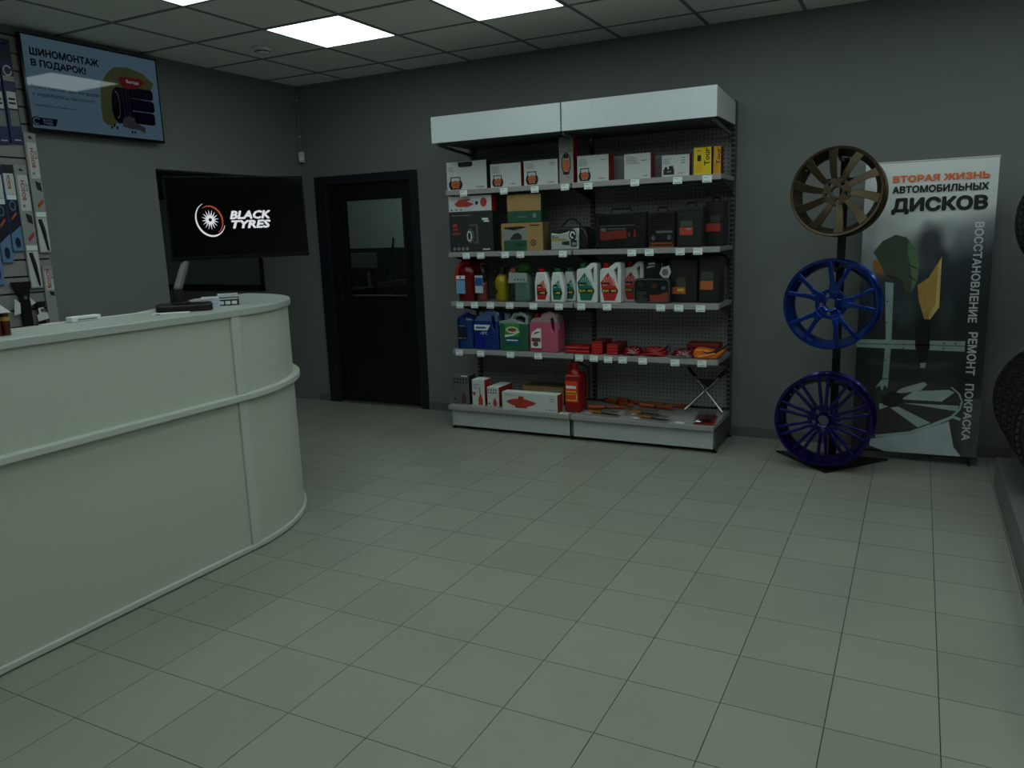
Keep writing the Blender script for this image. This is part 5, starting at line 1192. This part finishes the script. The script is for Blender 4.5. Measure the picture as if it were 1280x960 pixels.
bprint('hub_dark', (36, 38, 40), [[(-0.157, 0.4), (-0.098, 0.433), (-0.037, 0.419), (-0.035, 0.368), (-0.083, 0.336), (-0.144, 0.343)]], 4)
bprint('barrel', (186, 200, 204), [[(-0.205, 0.123), (-0.023, 0.166), (0.122, 0.221), (0.215, 0.269), (0.249, 0.114), (0.291, 0.059), (-0.119, 0.051), (-0.208, 0.081)]], 2)
WHB = mat('banner_white', (208, 214, 214), .45); BKB = mat('banner_black', (26, 28, 32), .45)
def bt(s, x0, x1, z0, z1, m_, roll=0., bold=.03, lay=6):
    w_, h_ = (x1 - x0, z1 - z0) if not roll else (z1 - z0, x1 - x0)
    text(bn, s, ((x0 + x1) / 2 - BX, -.0003 - .0007 * lay, (z0 + z1) / 2), m_, w_, h_, roll=roll, bold=bold)
bt('ВТОРАЯ ЖИЗНЬ', -.160, .327, 1.667, 1.706, mat('banner_orange', (226, 108, 52), .45), bold=.045)
bt('АВТОМОБИЛЬНЫХ', -.160, .325, 1.605, 1.647, BKB, bold=.045)
bt('ДИСКОВ', -.160, .327, 1.484, 1.58, BKB, bold=.055)
bt('ВОССТАНОВЛЕНИЕ', .272, .318, .860, 1.43, WHB, -PI / 2)
bt('РЕМОНТ', .281, .329, .553, .805, WHB, -PI / 2)
bt('ПОКРАСКА', .285, .33, .160, .501, WHB, -PI / 2)

# ------------------------------------------------------------ tyre rack at the right
pl = thing('tyre_rack', 'dark grey tyre display rack with low plinth at right edge', 'rack', (.8, 4.2, 0))
PLM = mat('plinth_grey', (98, 100, 100), .45)
MB().box(-.36, .42, -1.9, .66, .0008, .165).mk('plinth', PLM, pl, .004)
MB().box(-.24, .42, .66, 1.24, .0008, .165).mk('rear_plinth', PLM, pl, .004)
for y in (-1.8, 0.05, 1.1): MB().box(.38, .42, y - .02, y + .02, .165, 2.0).mk('post', DARKMET, pl, .003)
for x in (-.213, .127):
    MB().box(x - .02, x + .02, -1.82, 1.12, 1.135, 1.165).mk('shelf_rail', DARKMET, pl, .003)
for y in (-1.8, 0.05, 1.1): MB().box(-.235, .40, y - .018, y + .018, 1.105, 1.135).mk('shelf_arm', DARKMET, pl, .003)
RUB = mat('tyre_rubber', (18, 19, 20), .62, 0, .2, 80)
def tyre_meshes(R=.315, w=.215):
    h = w / 2
    prof = [(R * .64, -h * .78), (R * .68, -h * .98), (R * .82, -h * 1.03), (R * .93, -h * .97), (R * .985, -h * .8)]
    for gx in (-.5, 0, .5): prof += [(R * (1 - .012 * abs(gx)), h * (gx - .07)), (R * .965, h * (gx - .05)), (R * .965, h * (gx + .05)), (R * (1 - .012 * abs(gx)), h * (gx + .07))]
    prof += [(R * .985, h * .8), (R * .93, h * .97), (R * .82, h * 1.03), (R * .68, h * .98), (R * .64, h * .78), (R * .62, 0)]
    a = MB(); a.lathe(prof, 56, 'y', close=True)
    tr = MB()
    for k in range(60):
        an = 2 * PI * k / 60
        for gx, sk in ((-.76, .3), (-.27, -.25), (.27, .25), (.76, -.3)):
            M = Matrix.Rotation(-an, 4, 'Y') @ Matrix.Translation((R * (.998 if abs(gx) < .5 else .985), h * gx, 0)) @ Matrix.Rotation(sk, 4, 'X')
            tr.box(-.008, .005, -h * .17, h * .17, -.0115, .0115, 0, M)
    return a, tr
ca, ct = tyre_meshes()
carc = ca.mesh('casing', RUB); trd = ct.mesh('tread_blocks', RUB)
for p in carc.polygons: p.use_smooth = True
carc.set_sharp_from_angle(angle=math.radians(40))
def tyre(label, x, y, zc):
    t = thing('tyre', label, 'tyre', (x, y, zc), 0, 'black tyres on the display rack')
    for nm, me in (('casing', carc), ('tread_blocks', trd)):
        o = bpy.data.objects.new(nm, me); C.objects.link(o); o.parent = t
    
LN = ['fourth', 'third', 'second', 'first']
for k in range(4):
    y = 4.22 + .225 * k
    tyre('black tyre standing on the rack plinth, %s from the back wall' % LN[k], .755 - .01 * k, y, .165 + .321)
for k in range(4):
    y = 4.22 + .225 * k
    tyre('black tyre on the upper rack rails, %s from the back wall' % LN[k], .757, y, 1.165 + .2665)
